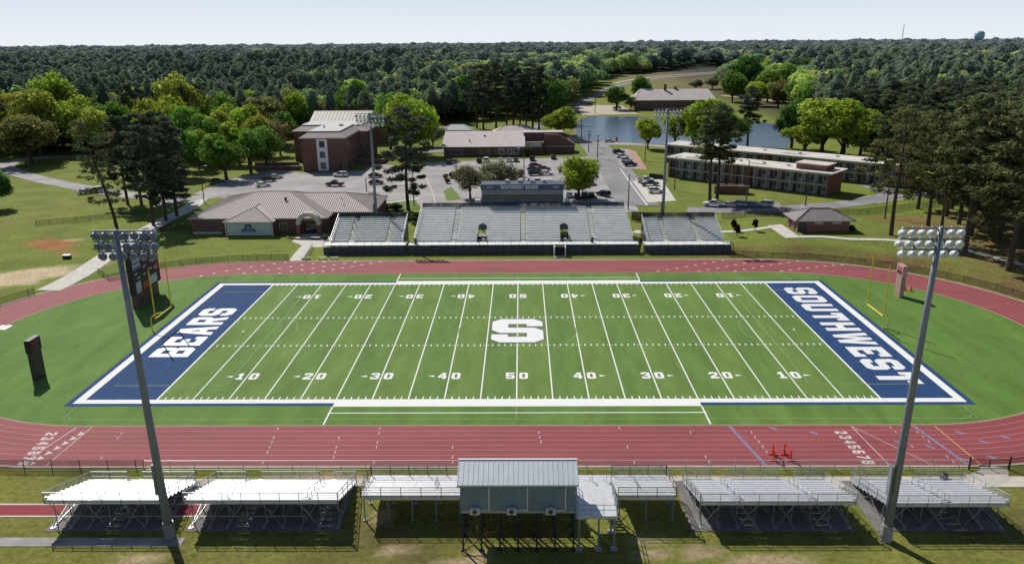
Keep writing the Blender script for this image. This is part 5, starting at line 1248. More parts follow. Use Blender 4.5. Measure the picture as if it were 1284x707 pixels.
cars = [  # kind, colour, px point, heading, label
 ('suv','white',(-59.8,145.7),3.05,'white hatchback alone in the lot before the brick dormitory'),
 ('pickup','maroon',(-57.6,128.0),3.1,'maroon pickup parked just above the tan ribbed roof'),
 ('sedan','maroon',(-47.7,144.0),.1,'maroon car half hidden behind the floodlight pole'),
 ('sedan','black',(-45.2,131.1),.1,'black car behind the floodlight pole below the maroon one'),
 ('suv','black',(-81.3,137.3),.5,'black suv parked in tree shade behind the tan roof'),
 ('sedan','silver',(-80.6,142.8),.5,'silver car beside the black suv in tree shade'),
 ('sedan','white',(-80.2,128.0),.5,'white car with only its roof seen over the tan ridge'),
 ('sedan','dark blue',(-97.3,135.0),.2,'dark blue car in deep shade beneath the rounded green tree'),
 ('sedan','maroon',(-25.8,173.1),1.57,'dark red car at the open end of the lot, apart from the row'),
 ('suv','black',(-14.8,175.4),1.57,'black suv beside a white suv below the lilac roof'),
 ('suv','white',(-12.3,177.3),1.57,'white suv next to the black suv below the lilac roof'),
 ('sedan','white',(-7.0,177.1),1.57,'white car before the white window panels, first of two'),
 ('sedan','silver',(-3.8,176.9),1.57,'silver white car between a white and a dark one below the lilac roof'),
 ('sedan','dark grey',(-1.3,177.2),1.57,'dark grey car at the end of the row below the lilac roof'),
 ('suv','black',(4.8,179.6),1.57,'black suv by the pale walk to the brick tower'),
 ('sedan','black',(12.9,183.4),1.57,'black car alone in the shade past the walk to the brick tower'),
 ('sedan','dark red',(5.6,164.2),.1,'dark red car heading the cluster in the middle of the lot'),
 ('sedan','dark blue',(4.9,155.5),.1,'dark blue car in the second line of the lot cluster'),
 ('sedan','dark grey',(8.5,156.9),.1,'dark grey car at the tree side of the lot cluster'),
 ('suv','black',(5.3,146.2),.1,'black suv at the front of the lot cluster beside a white car'),
 ('sedan','white',(9.0,146.7),.1,'white car at the front of the lot cluster under the light green tree'),
 ('sedan','silver',(1.0,131.8),1.5,'silver car seen over the roof of the navy press box'),
 ('sedan','dark grey',(3.5,131.0),1.5,'dark grey car seen over the white lettering of the press box'),
 ('suv','silver',(5.8,130.9),1.5,'silver suv behind the press box roof beside a dark car'),
 ('sedan','white',(9.8,130.1),1.5,'white car behind the end of the press box roof'),
 ('sedan','red',(15.4,130.6),1.5,'bright red car beside the trunk of the light green tree'),
 ('suv','white',(16.6,123.6),1.5,'white suv just behind the end of the press box'),
 ('suv','silver',(20.3,125.6),1.5,'silver suv behind the trunk of the light green tree'),
 ('sedan','white',(22.6,128.3),1.5,'white car at the street side of the shaded row'),
 ('sedan','light blue',(14.5,108.4),1.5,'pale blue car close to the grandstand back below the green tree'),
 ('sedan','dark blue',(16.7,107.1),1.5,'dark blue car under the green tree trunk near the grandstand'),
 ('suv','dark grey',(18.8,107.7),1.5,'dark grey suv in the row along the grandstand back'),
 ('sedan','black',(20.8,108.2),1.5,'black car second from the street in the row along the grandstand back'),
 ('suv','dark blue',(24.3,109.3),2.2,'dark suv at the street end of the row along the grandstand back'),
 ('suv','black',(39.1,197.2),.25,'black suv in the street bay closest to the pond'),
 ('sedan','silver',(39.1,185.8),.25,'silver car second from the pond in the street bay'),
 ('suv','white',(39.4,175.2),.25,'white suv third from the pond in the street bay'),
 ('suv','black',(39.5,164.9),.25,'black suv in the street bay by the end of the brick walk'),
 ('pickup','white',(39.8,131.9),.15,'white pickup mostly hidden behind the dark pickup'),
 ('pickup','dark grey',(40.2,125.6),.15,'dark pickup between two white cars in the pale bay'),
 ('suv','white',(40.1,113.8),.15,'white suv at the front of the pale bay beside the floodlight pole'),
 ('pickup','white',(52.5,93.8),2.9,'white pickup at the street end of the row under the tall pines'),
 ('sedan','silver',(56.0,93.2),2.6,'silver car next to the white pickup under the tall pines'),
 ('suv','silver',(59.0,93.7),2.6,'silver suv in the middle of the row under the tall pines'),
 ('sedan','light blue',(62.3,93.4),2.6,'pale blue car beside the lamp post in the row under the pines'),
 ('suv','white',(65.8,93.2),2.6,'white suv at the lawn end of the row under the pines'),
 ('sedan','dark grey',(20.3,252.9),.2,'dark car in the shade of the yellow green pond tree'),
 ('sedan','silver',(39.3,232.5),.1,'silver car driving along the pond shore'),
 ('pickup','dark grey',(62.0,398.2),.2,'dark pickup under the round dark tree on the far bank'),
 ('sedan','silver',(-130.4,117.5),.6,'silver car on the drive half hidden by the leaning pine'),
 ('suv','white',(-127.1,120.0),.4,'white suv on the drive behind the leaning pine'),
]
for kind, c, p, rz, lb in cars:
    loc = (p[0], p[1], h(*p[:2])+.055)
    if kind not in used: o = PROTO[kind]; used.add(kind); o.location = loc; o.rotation_euler = (0,0,rz); o['label'] = lb; o['group'] = 'parked cars'; paint(o, CC[c])
    else: dup(PROTO[kind], loc, rz, lb, 'parked cars', CC[c])

# ------------------------------------------------------------------ foliage
def quads(C, N, size, asp=.65, jit=.5):
    """leaf sprays: one small rhombus per centre, lying roughly across N"""
    n = len(C); N = N+rng.normal(0, jit, (n, 3)); N /= np.linalg.norm(N, axis=1)[:, None]+1e-9
    A = rng.normal(0, 1, (n, 3)); Tn = np.cross(N, A); Tn /= np.linalg.norm(Tn, axis=1)[:, None]+1e-9; B = np.cross(N, Tn)
    s = size[:, None]
    V = np.stack([C+Tn*s, C+B*s*asp+N*s*.15, C-Tn*s, C-B*s*asp+N*s*.15], 1)
    return V
def leaf_mesh(name, V, tint, m):
    me = bpy.data.meshes.new(name); n = len(V)
    np_mesh(me, V.reshape(-1, 3), np.arange(4*n).reshape(n, 4), tint=tint); me.materials.append(m); return me
def broad(seed, Rr=5., H=12., trunk=3.2, n=3200, lobes=17, flat=1., size=(.22,.46), open_=0.):
    rs = np.random.default_rng(seed); global rng; rng = rs
    Cz = (H+trunk)/2; Rz = (H-trunk)/2
    L = []; 
    for k in range(lobes):
        d = rs.normal(0, 1, 3); d /= np.linalg.norm(d); d[2] = d[2]*1.0-.04
        f = rs.uniform(.48, .74)
        L.append((np.array([d[0]*Rr*f, d[1]*Rr*f, Cz+d[2]*Rz*f]), rs.uniform(.28, .44)*Rr, rs.uniform(.72, 1.25)))
    L.append((np.array([0,0,Cz]), Rr*.5, .8))
    w = np.array([l[1]**2 for l in L]); ct = rs.choice(len(L), n, p=w/w.sum())
    ce = np.array([l[0] for l in L])[ct]; rr = np.array([l[1] for l in L])[ct]; tt = np.array([l[2] for l in L])[ct]
    D = rs.normal(0, 1, (n, 3)); D /= np.linalg.norm(D, axis=1)[:, None]
    rad = rr*(rs.uniform(.55, 1.06, n) if open_ == 0 else rs.uniform(.2, 1.15, n))
    P = ce+D*rad[:, None]*np.array([1,1,.8*flat])
    P[:, 2] = np.maximum(P[:, 2], trunk*.55+rs.uniform(0, 1.3, n))
    nrm = D*.7+(P-np.array([0,0,Cz-.2*Rz]))/np.array([Rr,Rr,Rz])*.6+np.array([0,0,.25])
    S = rs.uniform(*size, n)
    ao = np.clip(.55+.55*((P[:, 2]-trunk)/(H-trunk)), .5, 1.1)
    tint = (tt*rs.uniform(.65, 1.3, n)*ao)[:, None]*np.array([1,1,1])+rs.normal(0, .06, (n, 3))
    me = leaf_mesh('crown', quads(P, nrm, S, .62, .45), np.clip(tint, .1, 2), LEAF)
    tk = MB(); r0 = .045*H*.55+.08
    tk.tube([(0,0,-.3),(.03,0,.3),(.08,.05,trunk),(.1,0,Cz)], [r0*1.35,r0,r0*.8,r0*.35], 9)
    for l in L[:9]: c = l[0]; tk.tube([(.06,.03,trunk*rs.uniform(.65,1.0)), tuple(c*np.array([.5,.5,.8])), tuple(c)], [r0*.45,r0*.28,.04], 6)
    o = tk.build('trunk', BARK, None); mt = o.data; bpy.data.objects.remove(o)
    return me, mt
def pine(seed, H=25., base=.45, n=3000, spread=4.2, taper=.45, size=(.22,.44), lean=0.):
    rs = np.random.default_rng(seed); global rng; rng = rs
    nb = 34; P = []; Nn = []; S = []; Tt = []; tk = MB()
    cx = lambda z_: lean*(max(z_, 0)/H)**1.3*H
    tk.tube([(cx(z_), .15*math.sin(z_*.3+seed), z_) for z_ in np.linspace(-.3, H*.97, 9)], list(np.linspace(.36, .06, 9)), 9)
    for k in range(nb):
        f = base+(1-base)*((k+rs.uniform(0,.9))/nb); z_ = f*H; u = (f-base)/(1-base)
        ln_ = spread*(1-taper*u**1.6)*(.55+.45*min(1, u*4+.3))*rs.uniform(.6, 1.15); 
        if u > .92: ln_ *= .45
        a = k*2.4+rs.uniform(-.5, .5); dz = ln_*rs.uniform(-.12, .35)
        b0 = np.array([cx(z_), 0, z_]); b1 = b0+np.array([ln_*math.cos(a), ln_*math.sin(a), dz])
        tk.tube([tuple(b0), tuple(b0*.5+b1*.5+np.array([0,0,.12*ln_*.3])), tuple(b1)], [.085,.06,.03], 5, False)
        for c in range(rs.integers(3, 6)):
            q = rs.uniform(.42, 1.08); ce = b0+(b1-b0)*q+rs.normal(0, .45, 3)*np.array([1,1,.5]); m = int(n/nb/4.2); r_ = rs.uniform(.55, 1.05)
            D = rs.normal(0, 1, (m, 3)); D /= np.linalg.norm(D, axis=1)[:, None]
            P.append(ce+D*r_*rs.uniform(.35, 1.1, (m, 1))*np.array([1,1,.62])); Nn.append(D*.8+np.array([0,0,.35])); S.append(rs.uniform(*size, m))
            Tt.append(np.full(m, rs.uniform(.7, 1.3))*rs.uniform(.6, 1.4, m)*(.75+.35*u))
    P, Nn, S, Tt = map(np.concatenate, (P, Nn, S, Tt))
    tint = np.clip(Tt[:, None]*np.ones(3)+rs.normal(0, .05, (len(P), 3)), .1, 2)
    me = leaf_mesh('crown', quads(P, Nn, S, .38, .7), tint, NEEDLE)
    o = tk.build('trunk', BARK, None); mt = o.data; bpy.data.objects.remove(o)
    return me, mt
BROAD = [broad(11, 5, 12, 2.2, 4600, 24), broad(12, 5, 11, 1.9, 4600, 26), broad(13, 4.6, 13, 2.2, 4600, 24, 1.1), broad(14, 5.4, 10, 1.8, 4600, 28, .9)]
AIRY = [broad(15, 4.8, 11, 2.6, 1500, 15, 1., (.2,.4), .5), broad(16, 5.2, 9.5, 1.8, 4200, 22, .9, (.18,.36), .5)]
PINE = [pine(21, 25, .34, 5200, 4.2, .5, (.26,.5)), pine(22, 25, .40, 4800, 4.0, .45, (.26,.5)), pine(23, 25, .28, 5600, 4.8, .55, (.26,.5)), pine(24, 25, .46, 4200, 3.9, .35, (.26,.5))]
SPARSE = [pine(25, 25, .30, 4200, 5.6, .45, (.22,.42)), pine(26, 25, .22, 3200, 4.6, .2, (.22,.42), -.16), pine(27, 25, .36, 3800, 5.0, .4, (.24,.46))]
FULLP = [pine(28, 25, .20, 8000, 5.2, .55, (.28,.52))]
THICK = [pine(29, 25, .20, 6800, 4.6, .5, (.28,.52)), pine(30, 25, .26, 6400, 4.8, .45, (.28,.52))]
RB, RP = {id(BROAD[0]): 12}, 25.
HB = {0:(5,12), 1:(5,11), 2:(4.6,13), 3:(5.4,10)}; HA = {0:(4.8,11), 1:(5.2,9.5)}
COLS = {'spring': (.34,.41,.062), 'yellow': (.40,.39,.085), 'mid': (.175,.285,.060), 'deep': (.100,.185,.055), 'olive': (.240,.220,.085), 'brownish': (.25,.175,.095), 'grey': (.245,.235,.150), 'tan': (.52,.43,.28), 'dark': (.065,.095,.045), 'pine': (.105,.118,.072), 'pine2': (.130,.138,.070), 'pine3': (.088,.102,.070), 'pineo': (.150,.144,.064)}
COLS = {k: (v[0]*1.24, min(.6, v[1]*1.34), v[2]*1.25) for k, v in COLS.items()}
def tree(name, label, cat, meshes, loc, sc, color, group=None, rz=None):
    t = T(name, label, cat, loc, random.uniform(0, 6.28) if rz is None else rz, group); t.scale = sc if isinstance(sc, tuple) else (sc,)*3
    for nm, me in (('crown', meshes[0]), ('trunk', meshes[1])):
        o = bpy.data.objects.new(nm, me); COL.objects.link(o); o.parent = t
        if nm == 'crown': o.color = (*color, 1)
    return t
def jitc(c, s=.12): return tuple(max(.004, v*random.uniform(1-s, 1+s)) for v in c)
def G(p): return (p[0], p[1], h(*p[:2]))
def btree(label, p, w, H, col, k=None, airy=False, name='deciduous_tree', group=None):
    i = (random.randrange(2 if airy else 4) if k is None else k); r, hh = (HA if airy else HB)[i]
    return tree(name, label, 'tree', (AIRY if airy else BROAD)[i], G(p), (w/2/r, w/2/r, H/hh), jitc(COLS[col], .06), group)
def ptree(label, p, H, w=1., col='pine', m=None, group=None, rz=None):
    m = m or random.choice(PINE); return tree('pine_tree', label, 'tree', m, G(p), (H/25*w, H/25*w, H/25), jitc(COLS[col], .08), group, rz)
# trees one can point to
ptree('leaning sparse pine beside the tall dark floodlight lamps', (-99.4,73.5), 25.5, 1.15, 'pine2', SPARSE[1], rz=0.25)
for (px, lb) in (((-90.8,75.1),'slender dark pine standing in the walk side clump, closest to the track'),((-89.8,79.6),'dark pine of the clump standing hard against the pale walk'),((-89.3,85.2),'dark pine of the clump nearest the mural building'),((-110.1,101.4),'dark pine of the clump beside the leaning pine'),((-105.6,100.1),'dark pine in the rear line of the clump at the drive'),((-102.3,101.2),'dark pine in the middle rear of the clump at the drive'),((-100.0,102.2),'dark pine at the rear of the clump behind the walk'),((-99.8,108.0),'dark pine at the drive edge of the clump by the lamp post')):
    ptree(lb, px, random.uniform(22,25.5), 1.25, 'pine3', random.choice(THICK))
btree('low dark tree cut off at the edge of the lawn by the drive', (-143.3,95.7), 10, 11, 'deep')
btree('broad rusty olive tree where the drive bends', (-183.2,178.1), 24, 19, 'olive', 1)
btree('tall yellow olive tree rising behind the rusty olive tree', (-194.9,204.3), 27, 29, 'yellow', 0)
btree('pale green tree at the wood edge above the drive bend', (-193.9,218.7), 20, 34, 'spring', 2)
btree('yellow green airy tree beyond the leaning pine', (-164.4,189.6), 15, 21, 'yellow', 2)
btree('small brownish tree between the drive and the pine clump', (-152.4,182.9), 13, 15, 'brownish', 0, True)
btree('mid green tree behind the dark pine clump', (-112.6,147.0), 13, 17, 'mid', 2)
btree('round dense green tree in front of the shaded lot', (-96.6,141.8), 15.5, 16.5, 'mid', 0)
btree('green tree between the round dense tree and the brick terrace', (-92.7,154.6), 13, 16, 'mid', 2)
btree('green tree closest to the shaded side of the brick dormitory', (-90.4,165.0), 13.5, 15.5, 'mid', 1)
btree('brownish budding tree behind the dormitory corner', (-95.1,197.6), 12, 15, 'brownish', 0, True)
btree('yellow green tree showing between the trees by the dormitory', (-102.7,195.7), 14, 17, 'yellow', 3)
btree('yellowish feathery tree standing tall in the middle of the left wood', (-143.9,221.5), 20, 33, 'yellow', 2)
btree('round olive tree at the wood edge behind the green row', (-112.0,236.1), 21, 21, 'olive', 1)
btree('big bright green tree behind the pale roofed hall', (-83.4,278.5), 20, 28, 'mid', 0)
btree('fresh green tree directly behind the lone pine', (-42.6,193.2), 25, 25, 'spring', 3)
btree('green tree touching the pale hall roof corner', (-53.5,212.3), 18, 24, 'mid', 1)
btree('low grey olive tree beside the lilac roof end', (-36.9,221.6), 12, 10, 'grey', 1, True)
btree('small grey olive tree behind the pale hall', (-94.6,265.5), 14, 13, 'grey', 1, True)
ptree('tall lone dark pine behind the grandstand gap', (-29.5,90.7), 27, 1.35, 'pine', FULLP[0])
btree('small dark shrubby tree at the foot of the floodlight pole', (-38.9,93.0), 4, 5, 'brownish', 0, True)
for k in range(9):
    ptree(['tall dark pine on the grass nearest the lone house roof','dark pine on the grass second along from the house roof','dark pine between the two house roofs','dark pine above the tan hip roof','large dark pine before the shaded road, behind the lilac roof','large dark pine in the thick of the roadside stand','dark pine with a bare trunk at the road edge','dark pine overhanging the shaded road','last dark pine of the roadside stand'][k], ((-22.0,293.0),(-18.3,283.6),(-11.6,274.4),(-6.5,292.1),(-3.1,282.7),(0.1,273.7),(3.3,291.5),(6.5,282.1),(9.4,273.1))[k], random.uniform(27,33), 1.25, 'pine3')
btree('spring green tree among the dark roadside pines', (16.4,314.6), 22, 26, 'mid', 2); btree('bright green tree behind the lilac roof pines', (-35.0,340.0), 22, 27, 'mid', 0)
btree('rounded yellow green tree at the pond end of the road', (17.8,243.9), 17, 16, 'spring', 0)
btree('light green tree growing in the lot beside the press box', (17.0,104.8), 13.5, 13, 'spring', 3)
btree('wide grey olive tree in front of the lot behind the grandstand', (-13.9,106.8), 11.5, 10.5, 'grey', 1, True); btree('second grey olive tree merging with the wide one behind the press box', (-4.4,110.1), 11.5, 11, 'grey', 1, True); btree('middle one of the grey olive trees standing in front of the lot', (-9.0,105.5), 12, 11.5, 'grey', 1, True)
btree('round dark green tree at the sandy lot across the pond', (60.8,390.7), 17, 15, 'deep', 1); btree('taller green tree behind the round dark one across the pond', (78.6,409.9), 17, 22, 'mid', 0)
btree('small greyish purple tree beside the lakeside building', (69.7,390.1), 9, 9, 'grey', 1, True)
btree('light green tree on the pond shore beside the rear dormitory end', (52.6,209.8), 12, 13, 'spring', 1); btree('airy pale green tree on the shore next to the light green one', (65.0,216.8), 15, 15, 'spring', 0, True)
btree('large olive green tree rising over the rear dormitory', (74.9,201.6), 23, 22, 'spring', 3); btree('olive tree behind the pair of tall pines', (71.2,211.4), 15, 18, 'olive', 1); btree('green tree leaning over the white rear roof', (83.0,201.3), 17, 19, 'mid', 0)
ptree('tall pine with twin neighbour on the lawn before the front dormitory', (53.0,101.5), 25, 1.35, 'pine2', PINE[3]); ptree('second of the two lawn pines, beside the white pickup', (55.4,102.6), 26, 1.4, 'pine2', PINE[1])
ptree('dark pine at the pond edge behind the white roofs', (95.5,217.9), 24, 1.5, 'pine3', PINE[0])
for k, (px, w, H, c) in enumerate((((110.7,193.2),18,15,'spring'),((116.8,191.1),24,22,'spring'),((124.0,189.1),24,22,'spring'),((129.9,187.1),20,18,'spring'),((135.7,185.1),18,16,'mid'))):
    btree(['lower bright yellow green tree nearest the pond','tall bright yellow green tree at the pond end of the bright grove','fullest bright yellow green tree in the middle of the bright grove','bright yellow green tree on the wood side of the grove','darker green tree ending the bright grove'][k], px, w, H, c, k % 4)
btree('dark green tree standing over the end of the pond', (111.1,209.6), 15, 20, 'deep', 2)
ptree('sparse forked pine standing alone before the lawn road', (82.8,55.9), 27.5, 1.25, 'pineo', SPARSE[0])
for k, (p, H, w, c) in enumerate((((95.4,65.1),26,1.2,'pineo'),((91.6,52.0),23,1.0,'pineo'),((89.7,38.8),31,1.35,'pine2'),((92.1,27.4),31,1.35,'pineo'),((117.5,84.1),27,1.3,'pine'),((110.5,65.7),27,1.3,'pine2'),((116.2,70.6),28,1.3,'pineo'),((113.4,89.0),27,1.3,'pine'),((123.2,99.6),28,1.3,'pine2'),((110.3,54.6),28,1.3,'pineo'),((104.8,89.3),25,1.2,'pine2'),((116.4,102.0),26,1.3,'pine'),((132.3,92.8),29,1.4,'pine2'),((108.1,44.9),30,1.4,'pineo'),((127.6,97.2),27,1.3,'pine'),((129.3,81.2),28,1.4,'pine2'))):
    ptree(['olive pine behind the white floodlights','thin pine whose trunk shows above the white floodlights','thick trunked pine on the brown bank nearest the white floodlights','thick trunked pine on the brown bank by the picture edge','dark pine behind the bank pines, standing deepest in the gap','dark pine between the two thick trunked pines','olive pine whose trunk stands beside the edge pine','dark pine crowding the end of the rear dormitory','tall dark pine behind the pair at the lawn road','olive pine on the needle covered slope at the edge','olive dark pine beside the rear dormitory end','dark pine overlapping the white dormitory roof end','tall pine filling the corner above the slope','outermost olive pine leaning into view on the slope','dark pine in the shade behind the slope','pine at the outer edge of the slope wood'][k], p, H, w*1.08, c, SPARSE[2] if k in (0, 1) else (random.choice(PINE[:3]) if k in (2, 3) else random.choice(THICK)))
for k in range(7):
    pxy = [(108.8,119.4),(116.8,124.6),(118.3,116.5),(127.5,118.9),(133.1,113.5),(142.3,118.4),(143.9,110.7)][k]
    ptree('dark pine in the dense row behind the lawn road', pxy, random.uniform(23,29), 1.35, random.choice(('pine','pine2','pineo')), random.choice(THICK), 'dark pines behind the lawn road')
for p, H, c in (((-154.0,197.9),17,'mid'),((-145.0,191.0),19,'spring'),((-135.9,182.2),18,'mid'),((-124.9,164.5),15,'olive'),((-113.7,162.3),15,'spring'),((-116.1,177.4),19,'mid'),((-117.7,189.8),20,'yellow'),((-103.8,175.0),17,'spring'),((-150.1,209.4),23,'yellow'),((-165.2,207.6),22,'mid'),((-127.0,188.1),21,'mid'),((-180.1,208.3),24,'spring'),((-101.5,219.5),17,'mid'),((-111.9,210.1),20,'spring'),((-140.3,206.5),24,'spring')):
    btree('leafy tree in the overlapping green belt behind the drive and the shaded lot', p, H*.82, H, c, group='leafy belt behind the drive and shaded lot')
for p, H in (((122.4,88.8),27),((103.4,66.8),27),((101.6,37.4),30),((103.9,51.1),29),((106.5,78.1),26),((124.6,81.4),29),((100.0,54.8),28)):
    ptree('olive dark pine in the thick stand on the needle covered slope', p, H, 1.4, random.choice(('pine2','pineo','pine')), random.choice(THICK), 'pines crowding the needle covered slope')
for k, (px, py, r) in enumerate(((919.5,290,.9),(946.5,290,.9),(924,296,.8))):
    tree('sapling', ['young dark red conical tree by the walk, first of three','young dark red conical tree closest to the pale patio','young dark red conical tree set forward on the lawn below the walk'][k], 'tree', PINE[0] if False else (BROAD[2][0], BROAD[2][1]), G(((49.8,62.9),(54.2,61.3),(49.3,58.1))[k]), (.17,.17,.24), (.09,.03,.025))
def shrub(lb, p, w, hh, col='deep'): tree('shrub', lb, 'shrub', BROAD[1], (p[0], p[1], h(*p[:2])-hh*.25), (w/10, w/10, hh/8.5), COLS[col])
for a in (('rounded shrub at the pole foot behind the smaller stand', (-35.1,90.9), 3, 2,'brownish'),('low dark shrub between the floodlight pole and the lone pine', (-32.8,91.3), 4, 2,'dark'),('round clipped shrub on the lot island', (-22.0,141.6), 2.6, 2.2,'dark'),('reddish shrub on the lot island beside the round clipped one', (-24.1,140.9), 2.2, 1.6,'brownish'),('second reddish shrub on the lot island', (-22.7,131.9), 2.2, 1.8,'brownish'),('red leaved shrub against the lilac roofed building', (-5.4,193.8), 4.5, 4,'brownish'),('dark clipped shrub beside the lilac roofed building entrance', (3.0,191.2), 4, 4,'deep'),('small round shrub at the corner of the grey hip roofed building', (75.7,59.8), 1.8, 1.5,'dark'),('dark shrub in the lot beside the grey olive trees', (0.2,143.2), 3.4, 2.6,'grey'),('low shrub by the lawn walk near the arched entrance', (-44.1,58.7), 1.6, 1.2,'deep')):
    shrub(*a)

for k, (p, w_, H, c) in enumerate((((145.4,437.6),20,22,'mid'),((166.4,483.1),24,30,'deep'),((153.9,409.9),17,16,'spring'),((168.9,435.9),20,22,'mid'),((164.4,398.8),18,18,'olive'),((186.3,451.7),22,26,'mid'),((168.6,373.4),18,20,'mid'),((201.7,534.0),24,27,'spring'),((220.3,532.5),26,26,'mid'),((154.8,537.8),14,10,'grey'),((140.1,531.7),12,9,'grey'),((160.9,326.7),20,22,'mid'))):
    btree(['full green tree at the end of the lakeside building roof','tall deep green tree standing highest beyond the lakeside building','small spring green tree on the far bank past the lakeside building','green tree on the far bank above the sandy walk','olive tree on the far bank by the end of the sandy walk','large green tree behind the olive one across the pond','green tree beside the end of the pond on the far bank','spring green tree at the wood edge above the far bank','broad green tree at the wood edge above the pond end','grey green young tree on the far meadow behind the lakeside building','low grey green young tree alone on the far meadow','green tree between the bright grove and the far bank'][k], p, w_, H, c)
# ------------------------------------------------------------------ the woods
CAM = (0.720149131,-114.914303,43.4058787,.299317957,-.0131346762,-.00794149647,984.722515)
def cam_axes():
    cx, cy, cz, pi_, ya, ro, f = CAM
    d = np.array([math.sin(ya)*math.cos(pi_), math.cos(ya)*math.cos(pi_), -math.sin(pi_)])
    r = np.cross(d, [0,0,1]); r /= np.linalg.norm(r); u = np.cross(r, d)
    return d, r*math.cos(ro)+u*math.sin(ro), -r*math.sin(ro)+u*math.cos(ro)
# outline of the woods on the ground (metres), traced once from a plan of the campus
WOOD = [(-325, 186), (-296, 188), (-266, 191), (-237, 193), (-207, 196), (-200, 201), (-194, 207), (-187, 212), (-180, 218), (-168, 219), (-157, 220), (-145, 220), (-133, 221), (-129, 226), (-125, 231), (-121, 237), (-116, 242), (-116, 246), (-115, 251), (-115, 255), (-114, 260), (-103, 260), (-91, 259), (-80, 258), (-68, 258), (-66, 259), (-63, 261), (-60, 262), (-58, 264), (-55, 273), (-53, 284), (-50, 295), (-47, 306), (-42, 313), (-36, 320), (-30, 327), (-23, 335), (-13, 336), (-3, 338), (7, 339), (17, 341), (20, 354), (23, 366), (27, 379), (30, 393), (33, 410), (35, 429), (38, 448), (40, 468), (44, 486), (48, 505), (52, 525), (56, 546), (62, 574), (69, 607), (76, 644), (85, 690), (95, 708), (106, 729), (117, 752), (129, 775), (150, 810), (172, 848), (196, 888), (223, 933), (240, 936), (258, 940), (275, 944), (293, 947), (270, 853), (250, 775), (234, 708), (222, 659), (205, 622), (189, 591), (175, 563), (162, 537), (160, 527), (157, 516), (155, 506), (153, 497), (162, 487), (171, 477), (180, 467), (188, 457), (180, 421), (172, 388), (165, 357), (157, 327), (150, 290), (143, 259), (138, 232), (133, 209), (134, 198), (136, 189), (137, 180), (138, 171), (140, 165), (142, 159), (144, 153), (146, 148), (150, 144), (153, 141), (157, 138), (160, 135), (182, 128), (202, 122), (221, 116), (240, 110), (2500, 110), (2500, 5000), (-2500, 5000), (-2500, 186)]
def in_poly(x, y, poly):
    c = False; n = len(poly)
    for i in range(n):
        (x1, y1), (x2, y2) = poly[i], poly[i-1]
        if (y1 > y) != (y2 > y) and x < (x2-x1)*(y-y1)/(y2-y1)+x1: c = not c
    return c
spots = []; d = 225.
rs = np.random.default_rng(99)
while d < 3600:
    sp = min(max(7.6, d*.0195), 60); hw_ = d*.72+40; n = int(2*hw_/sp)
    for i in range(n):
        x = -hw_+2*hw_*(i+rs.random())/n; y = d-115+sp*rs.uniform(-.5, .5)
        if y < 120: continue
        if y < 1500 and not in_poly(x, y, WOOD): continue
        spots.append((x, y, d, sp))
    d += sp*(.9 if d < 700 else 1.1)
xs_ = np.array([s[0] for s in spots]); ys_ = np.array([s[1] for s in spots])
patch = fbm(xs_, ys_, .012, 31)+.7*fbm(xs_, ys_, .05, 32)
cand = []
for (x, y, d, sp), pa in zip(spots, patch):
    right = x > 95 and y < 420
    dec = pa+rs.normal(0, .5) > (.40 if d > 520 else (.1 if -190 < x < -20 and y < 330 else .45)) 
    if x < -120 and y < 300: dec = rs.random() < .72
    if right: dec = rs.random() < .13
    if y > 330 and 100 < x < 330: dec = rs.random() < (.8 if x < 190 else .45)
    if -130 < x < 60 and 250 < y < 420: dec = rs.random() < .55
    cand.append((d, x, y, sp, dec))
cand.sort()
npn = nbd = 0; stuff = []
for d, x, y, sp, dec in cand:
    if dec and nbd < 270:
        nbd += 1; c = random.choice(('mid','mid','spring','yellow','spring','deep','grey','mid','tan' if rs.random() < .25 else 'olive')); H = random.uniform(14,23)
        btree('broad leaved tree somewhere in the mixed wood round the campus', (x, y), random.uniform(11,17), H, c, group='broad leaved trees of the wood')
    elif not dec and npn < 230:
        npn += 1; ptree('dark pine somewhere in the mixed wood round the campus', (x, y), random.uniform(20,27), 1.3, random.choice(('pine','pine2','pine3','pine3')), group='pines of the wood')
    else: stuff.append((d, x, y, sp, dec))
